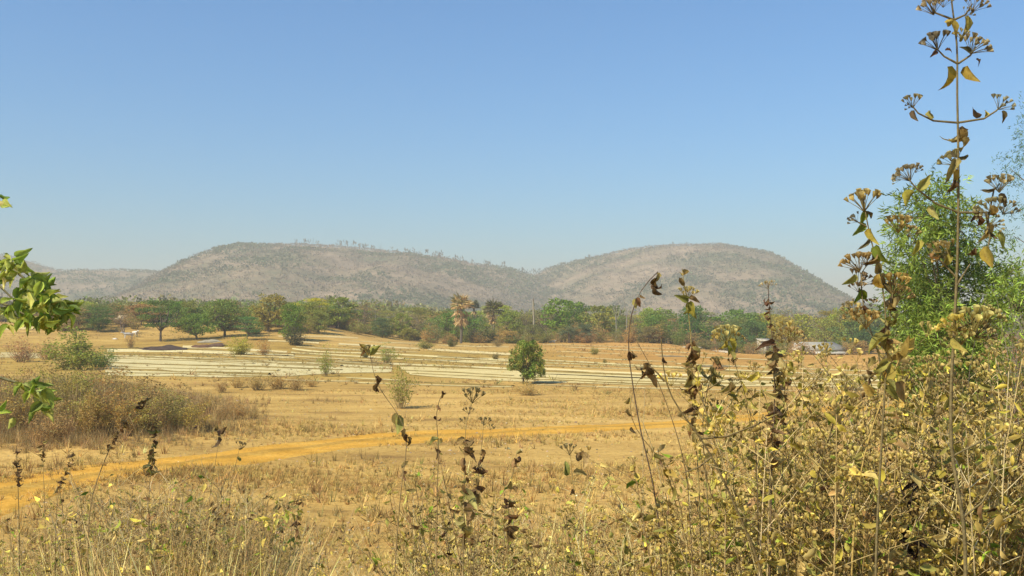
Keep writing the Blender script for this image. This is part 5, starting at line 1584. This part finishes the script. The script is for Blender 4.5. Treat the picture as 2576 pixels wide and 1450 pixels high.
# ------------------------------------------------------------------ mass of smaller weeds
def weed_proto(seed, H, nst, col_sets, nleaf, nhead, Lr, hr, thin=.0028, lean=.12, narrow=.31):
    random.seed(seed)
    wood, P, Dn, L, T, hd = [], [], [], [], [], []
    for s_ in range(nst):
        base = Vector((random.gauss(0, .05), random.gauss(0, .05), -.03))
        hh = H * random.uniform(.6, 1)
        top = base + Vector((random.gauss(0, lean) * H, random.gauss(0, lean) * H, hh))
        pts = bend(base, top, 9, .05)
        sc = random.choice([STEMC, (.48, .36, .16), (.40, .27, .11), (.62, .50, .25), STEMD])
        wood.append(tube(pts, [thin * 1.3, thin * .45], 4, sc))
        tips = [(pts[-1], (pts[-1] - pts[-2]).normalized())]
        nodes = random.randint(5, 8)
        for k in range(nodes):
            f = random.uniform(.25, .97); q = f * 9; i0 = min(int(q), 8); p = pts[i0].lerp(pts[i0 + 1], q - i0)
            a = random.uniform(0, 6.28)
            for sg in (1, -1):
                out = Vector((math.cos(a) * sg, math.sin(a) * sg, random.uniform(.35, 1.3))).normalized()
                ln = random.uniform(.07, .26) * H * (1.15 - f * .6)
                if random.random() < .75:
                    e = p + out * ln; bp = bend(p, e, 4, .1)
                    wood.append(tube(bp, [thin * .5, thin * .25], 3, sc))
                    tips.append((e, (bp[-1] - bp[-2]).normalized()))
        colset = random.choice(col_sets)
        for k in range(nleaf):
            if random.random() < .5:
                f = random.uniform(.2, 1) * 9; i0 = min(int(f), 8); p = pts[i0].lerp(pts[i0 + 1], f - i0); out = Vector((random.gauss(0, .8), random.gauss(0, .8), random.uniform(-1.5, .3)))
            else:
                e, d = random.choice(tips); p = e - d * random.uniform(0, .08); out = Vector((random.gauss(0, 1), random.gauss(0, 1), random.uniform(-1.3, .3)))
            P.append(tuple(p)); Dn.append(tuple(out)); L.append(Lr * random.uniform(.45, 1.25)); T.append(random.choice(colset))
        random.shuffle(tips)
        for (e, d) in tips[:nhead]:
            hd += head_parts(e, (d.x * .5, d.y * .5, 1), hr * random.uniform(.6, 1.1), random.choice([(.56, .45, .15), (.46, .36, .13), (.64, .52, .18), (.34, .26, .11)]), n=random.randint(5, 8), floret=.42)
    P = np.array(P); Dn = np.array(Dn); L = np.array(L); T = np.array(T) * np.exp(rng.normal(0, .25, (len(T), 1)))
    out = {'stem': (make_mesh('stem', wood), M_stem), 'foliage': (make_mesh('foliage', [curly(P, Dn, L * 1.1, L * narrow * 1.5, T)]), M_dry)}
    if hd: out['seed_heads'] = (make_mesh('seed_heads', hd), M_leaf)
    for me, m in out.values(): me.materials.append(m)
    return out


DRYSET = [[TAN, MBROWN, OLV, GOLD], [TAN, GOLD, OLV, LYEL], [MBROWN, DBROWN, TAN, OLV]]
GRNSET = [[OLV, LYEL, GOLD, LGREEN], [TAN, OLV, LYEL, LGREEN], [GOLD, OLV, TAN, FRESH]]
MIXSET = DRYSET + GRNSET
W_near = [weed_proto(300 + k, 1.7, 4, MIXSET if k % 2 else DRYSET, 30, 7, .044, .029, .0036, .20) for k in range(6)]
W_green = [weed_proto(320 + k, 1.6, 4, GRNSET, 42, 8, .044, .030, .0032, .16) for k in range(3)]
W_mid = [weed_proto(340 + k, 1.6, 5, DRYSET + GRNSET, 40, 3, .046, .022, .0030, .13, .28) for k in range(5)]
W_straw = [weed_proto(380 + k, 1.6, 13, [[TAN, GOLD, MBROWN, OLV]], 5, 1, .032, .016, .0026, .11, .3) for k in range(5)]
W_head = [weed_proto(400 + k, 1.7, 5, [[OLV, GOLD, TAN, LYEL], [GOLD, TAN, OLV, MBROWN]], 34, 18, .040, .030, .0032, .15, .33) for k in range(3)]
W_thin = [weed_proto(360 + k, 1.5, 5, [[TAN, GOLD, MBROWN]], 16, 1, .04, .018, .0024, .08, .26) for k in range(3)]
random.seed(4242)


def plant(protos, x, D, top, label, group, name='dry_weed', H0=1.7, wide=1.0):
    b = foot(x, D)
    h = EYE + (800 - top) / FPX * D - b.z
    if h < .12: return None
    h *= 1.14 if protos not in (W_mid, W_straw) else 1.05
    label = '%s, %s%s' % (label, near(x, WEED_MARKS), ', in front' if D < 3.4 or 5 < D < 6.4 else ', behind')
    t = empty(name, b); tag(t, label, 'weed', group)
    t.rotation_euler.z = random.uniform(0, 6.28)
    s = h / H0; sx = (.55 + .45 * s) * wide
    t.scale = (sx, sx, s)
    for pn, (me, m) in random.choice(protos).items():
        o = link(pn, me, parent=t)
        if pn != 'stem': o['kind'] = 'stuff'
        k = random.uniform(.85, 1.3) * (1.2 if D > 5 else 1.05); o.color = (k, k * random.uniform(.94, 1.04), k * random.uniform(.85, 1.1), 1)
    return t


n_w = 0
env_x = [1540, 1600, 1700, 1800, 1900, 2000, 2080, 2200, 2320, 2450, 2600]
env_y = [1230, 1150, 1170, 1150, 1110, 1050, 1010, 975, 975, 1000, 970]
for k in range(92):
    x = 1560 + 1060 * (random.random() ** .85); D = random.choice([random.uniform(2.7, 3.6), random.uniform(3.0, 4.4), random.uniform(3.6, 5.8)])
    top = np.interp(x, env_x, env_y) + random.choice([abs(random.gauss(0, 1)) * 90, 60 + abs(random.gauss(0, 1)) * 160]) + random.uniform(-25, 30)
    if D > 4.4: top = max(top, 1060)
    g = random.random() < np.interp(x, [1600, 2000, 2600], [.12, .3, .45])
    if plant(W_green if g else random.choice([W_near, W_near, W_straw]), x, D, top, 'yellow green weed of the tangle' if g else 'dry brown weed of the tangle', 'green tinged weeds of the right hand tangle' if g else 'dry weeds of the right hand tangle'): n_w += 1
for k in range(24):
    x = random.uniform(1900, 2600); D = random.uniform(2.8, 4.0)
    top = np.interp(x, [1880, 1960, 2010, 2130, 2200, 2350, 2600], [1030, 975, 955, 955, 905, 940, 925]) + abs(random.gauss(0, 1)) * 60
    plant(W_head, x, D, top, 'tall golden seed headed weed', 'golden seed headed weeds of the right hand tangle'); n_w += 1
for k in range(40):
    x = random.uniform(1040, 1580); D = random.uniform(4.2, 6.2)
    top = np.interp(x, [1040, 1120, 1240, 1330, 1420, 1580], [1230, 1150, 1165, 1210, 1240, 1290]) + abs(random.gauss(0, 1)) * 80
    plant(random.choice([W_near, W_near, W_mid, W_straw]), x, D, top, 'dry brown clump weed', 'dry weeds clumped right of bottom centre'); n_w += 1
for k in range(104):
    x = random.uniform(-60, 720); D = random.uniform(5.4, 8.2)
    top = np.interp(x, [-60, 100, 190, 300, 480, 600, 700, 760], [1335, 1315, 1240, 1195, 1185, 1195, 1245, 1330]) + abs(random.gauss(0, 1)) * 60
    plant(W_mid if random.random() < .25 else W_straw, x, D, top, 'thin brown patch weed', 'brown weeds of the bottom left patch', H0=1.6, wide=1.15); n_w += 1
for k in range(18):
    x = random.uniform(680, 1060); D = random.uniform(6.0, 9.0)
    top = 1330 + abs(random.gauss(0, 1)) * 70
    plant(W_thin, x, D, top, 'thin straw coloured weed', 'thin straw coloured weeds at bottom centre', H0=1.5); n_w += 1


# ------------------------------------------------------------------ grass (masses)
def tuft_proto(seed, nb, spread, wid):
    r = np.random.default_rng(seed)
    d = nrm(np.column_stack([r.normal(0, spread, nb), r.normal(0, spread, nb), np.ones(nb)]))
    P = np.column_stack([r.normal(0, .08, nb), r.normal(0, .08, nb), np.zeros(nb)])
    s = nrm(np.cross(d, r.normal(size=(nb, 3)))); L = r.uniform(.45, 1.05, nb)[:, None]
    tipb = np.column_stack([d[:, 0], d[:, 1], -np.abs(r.normal(0, .3, nb))]) * .35
    V = np.stack([P - s * wid, P + s * wid, P + d * L + tipb * L], 1).reshape(-1, 3)
    return V, np.arange(nb * 3).reshape(-1, 3), np.repeat(np.exp(r.normal(0, .2, nb)), 3)[:, None] * np.ones((nb * 3, 3))


tufts = [tuft_proto(s, 9, .35, .035) for s in range(4)]


def to_track(X, Y):
    """distance inside the track band, by its mid line"""
    tx = np.array([(a.x + b_.x) / 2 for a, b_ in zip(tr_top, tr_bot)]); ty = np.array([(a.y + b_.y) / 2 for a, b_ in zip(tr_top, tr_bot)])
    hw_ = np.array([abs(a.y - b_.y) / 2 for a, b_ in zip(tr_top, tr_bot)])
    ym = np.interp(X, tx, ty); hw2 = np.interp(X, tx, hw_)
    return np.abs(Y - ym) / hw2


# short straw grass over the near field
n = 60000
Y = 14 + 46 * rng.uniform(0, 1, n) ** 1.25; X = rng.uniform(-.56, .56, n) * Y
dt = to_track(X, Y)
pt = fbm(X * .12, Y * .22, 55, 4)
keep = ((dt > rng.uniform(.70, 1.08, n)) | ((dt < .16) & (rng.uniform(size=n) < .45))) & (rng.uniform(size=n) < np.clip(.45 + 1.5 * pt, .10, 1))
X, Y, pt = X[keep], Y[keep], pt[keep]; n = len(X)
h = rng.uniform(.06, .20, n) * (1 + 1.2 * np.clip(pt, -.3, .6)) * (1 + .5 * (Y < 24))
tint = vary((.60, .44, .16), n, .2, .06) * (1 - .28 * np.clip(pt * 2, 0, 1)[:, None] * np.array([.6, .8, 1]))
o = link('dry_grass', make_mesh('dry_grass', scatter(tufts, np.column_stack([X, Y, ground_h(X, Y) - .01]), np.column_stack([h * 1.3, h * 1.3, h]), tint, rng.integers(0, 4, n))), M_dry)
tag(o, 'short straw coloured grass over the near field', 'grass', kind='stuff')
# loose stones on and beside the track and the field
n = 2600
Y = 15 + 40 * rng.uniform(0, 1, n) ** 1.3; X = rng.uniform(-.56, .56, n) * Y
oct_ = (np.array([[1, 0, 0], [0, 1, 0], [-1, 0, 0], [0, -1, 0], [.1, .1, .8], [.7, .6, .4]], float), np.array([[0, 5, 4], [5, 1, 4], [1, 2, 4], [2, 3, 4], [3, 0, 4], [0, 1, 5]]), np.ones((6, 3)))
h = rng.uniform(.008, .035, n) * np.where(rng.uniform(size=n) < .05, 2.2, 1)
o = link('gravel', make_mesh('gravel', scatter([oct_], np.column_stack([X, Y, mesh_h(X, Y) + .005]), np.column_stack([h * 1.3, h, h]), vary((.42, .32, .20), n, .35, .08), np.zeros(n, int))), M_earth)
tag(o, 'loose stones and clods scattered over track and field', 'gravel', kind='stuff')
# taller clumps
n = 3600
Y = 13 + 40 * rng.uniform(0, 1, n) ** 1.4; X = rng.uniform(-.56, .56, n) * Y
dt = to_track(X, Y); pt = fbm(X * .2, Y * .35, 66, 3)
keep = (dt > 1.1) & (pt > .02); X, Y = X[keep], Y[keep]; n = len(X)
h = rng.uniform(.25, .55, n)
o = link('tall_dry_grass', make_mesh('tall_dry_grass', scatter(tufts, np.column_stack([X, Y, ground_h(X, Y) - .01]), np.column_stack([h * .8, h * .8, h]), vary((.50, .35, .13), n, .28, .07), rng.integers(0, 4, n))), M_dry)
tag(o, 'scattered taller tufts of dry grass on the near field', 'grass', kind='stuff')
# straw on the embankment slope
thin_t = [tuft_proto(20 + s, 9, .16, .007) for s in range(4)]
n = 34000
Y = 5.0 + 9.5 * rng.uniform(0, 1, n) ** 1.1; X = rng.uniform(-.56, .58, n) * Y
px = 1288 + X / Y * FPX
dens = np.interp(px, [-50, 600, 760, 1040, 1200, 1500, 1700, 2600], [1, 1, .45, .55, 1, 1, .8, .8])
keep = rng.uniform(size=n) < dens; X, Y, px = X[keep], Y[keep], px[keep]; n = len(X)
h = rng.uniform(.5, 1.2, n) * np.interp(px, [0, 120, 300, 620, 760, 1000, 1300, 1600, 2600], [.95, 1.0, 1.3, 1.25, .85, .9, 1.25, 1.05, 1]) * np.interp(Y, [5, 9, 14], [1, .8, .55])
o = link('bank_straw', make_mesh('bank_straw', scatter(thin_t, np.column_stack([X, Y, ground_h(X, Y) - .01]), np.column_stack([h, h, h]), vary((.74, .57, .23), n, .28, .08), rng.integers(0, 4, n))), M_dry)
tag(o, 'thin upright straw grass growing on the embankment slope', 'grass', kind='stuff')
# dead undergrowth leaves caught among the stems on the bank
n = 3500
Y = 3.0 + 6 * rng.uniform(0, 1, n); X = rng.uniform(-.58, .58, n) * Y; px = 1288 + X / Y * FPX
keep = (rng.uniform(size=n) < np.interp(px, [-50, 600, 760, 1000, 1100, 1600, 2600], [.2, .15, .08, .1, .6, .9, 1])) ; X, Y, px = X[keep], Y[keep], px[keep]; n = len(X)
lvl = np.interp(px, [-50, 700, 800, 1000, 1100, 1600, 2100, 2600], [1.1, .9, .5, .5, .8, .9, 1.2, 1.25]) * (rng.uniform(0, 1, n) ** .8)
Z = ground_h(X, Y) + lvl
pal = np.array([TAN, MBROWN, DBROWN, GOLD, OLV, TAN])
tint = pal[rng.integers(0, 6, n)] * np.exp(rng.normal(0, .25, (n, 1)))
L = rng.uniform(.02, .05, n)
o = link('undergrowth', make_mesh('undergrowth', [folded(np.column_stack([X, Y, Z]), rng.normal(size=(n, 3)) + [0, 0, -.6], L, L * .45, tint, .5)]), M_dry)
tag(o, 'tangled dead leaves and fine twigs on the embankment', 'undergrowth', kind='stuff')
# brown tall grass filling the left thicket
n = 6500
px = rng.uniform(-120, 680, n); Y = rng.uniform(32, 53, n) + 1.5 * lattice(px / 60, px * 0, 4); X = (px - 1288) / FPX * Y
keep = rng.uniform(size=n) < np.interp(px, [-120, 380, 520, 680], [1, .85, .45, .12]); X, Y, px = X[keep], Y[keep], px[keep]; n = len(X)
h = rng.uniform(.8, 1.9, n) * np.interp(px, [-120, 250, 400, 560, 680], [1, 1, .65, .4, .3]) * (.25 + .75 * ss(32, 38, Y))
th2 = [tuft_proto(40 + s, 16, .22, .012) for s in range(4)]
o = link('thicket_grass', make_mesh('thicket_grass', scatter(th2, np.column_stack([X, Y, ground_h(X, Y) - .02]), np.column_stack([h, h, h]), vary((.42, .30, .14), n, .25, .06), rng.integers(0, 4, n))), M_dry)
tag(o, 'tall brown grass filling the left thicket', 'grass', kind='stuff')
# rough grass and weeds on the far fields and bunds
n = 16000
Y = 56 + 120 * rng.uniform(0, 1, n); X = rng.uniform(-.56, .56, n) * Y
pt = fbm(X * .05, Y * .09, 71, 4)
keep = rng.uniform(size=n) < np.clip(.25 + 1.6 * pt, .02, .9); X, Y = X[keep], Y[keep]; n = len(X)
h = rng.uniform(.10, .30, n) * np.where(rng.uniform(size=n) < .04, 2.2, 1)
o = link('field_stubble', make_mesh('field_stubble', scatter(tufts, np.column_stack([X, Y, ground_h(X, Y)]), np.column_stack([h * 2.2, h * 2.2, h]), vary((.40, .29, .115), n, .25, .08), rng.integers(0, 4, n))), M_dry)
tag(o, 'rough dry stubble and weeds on the far fields', 'grass', kind='stuff')
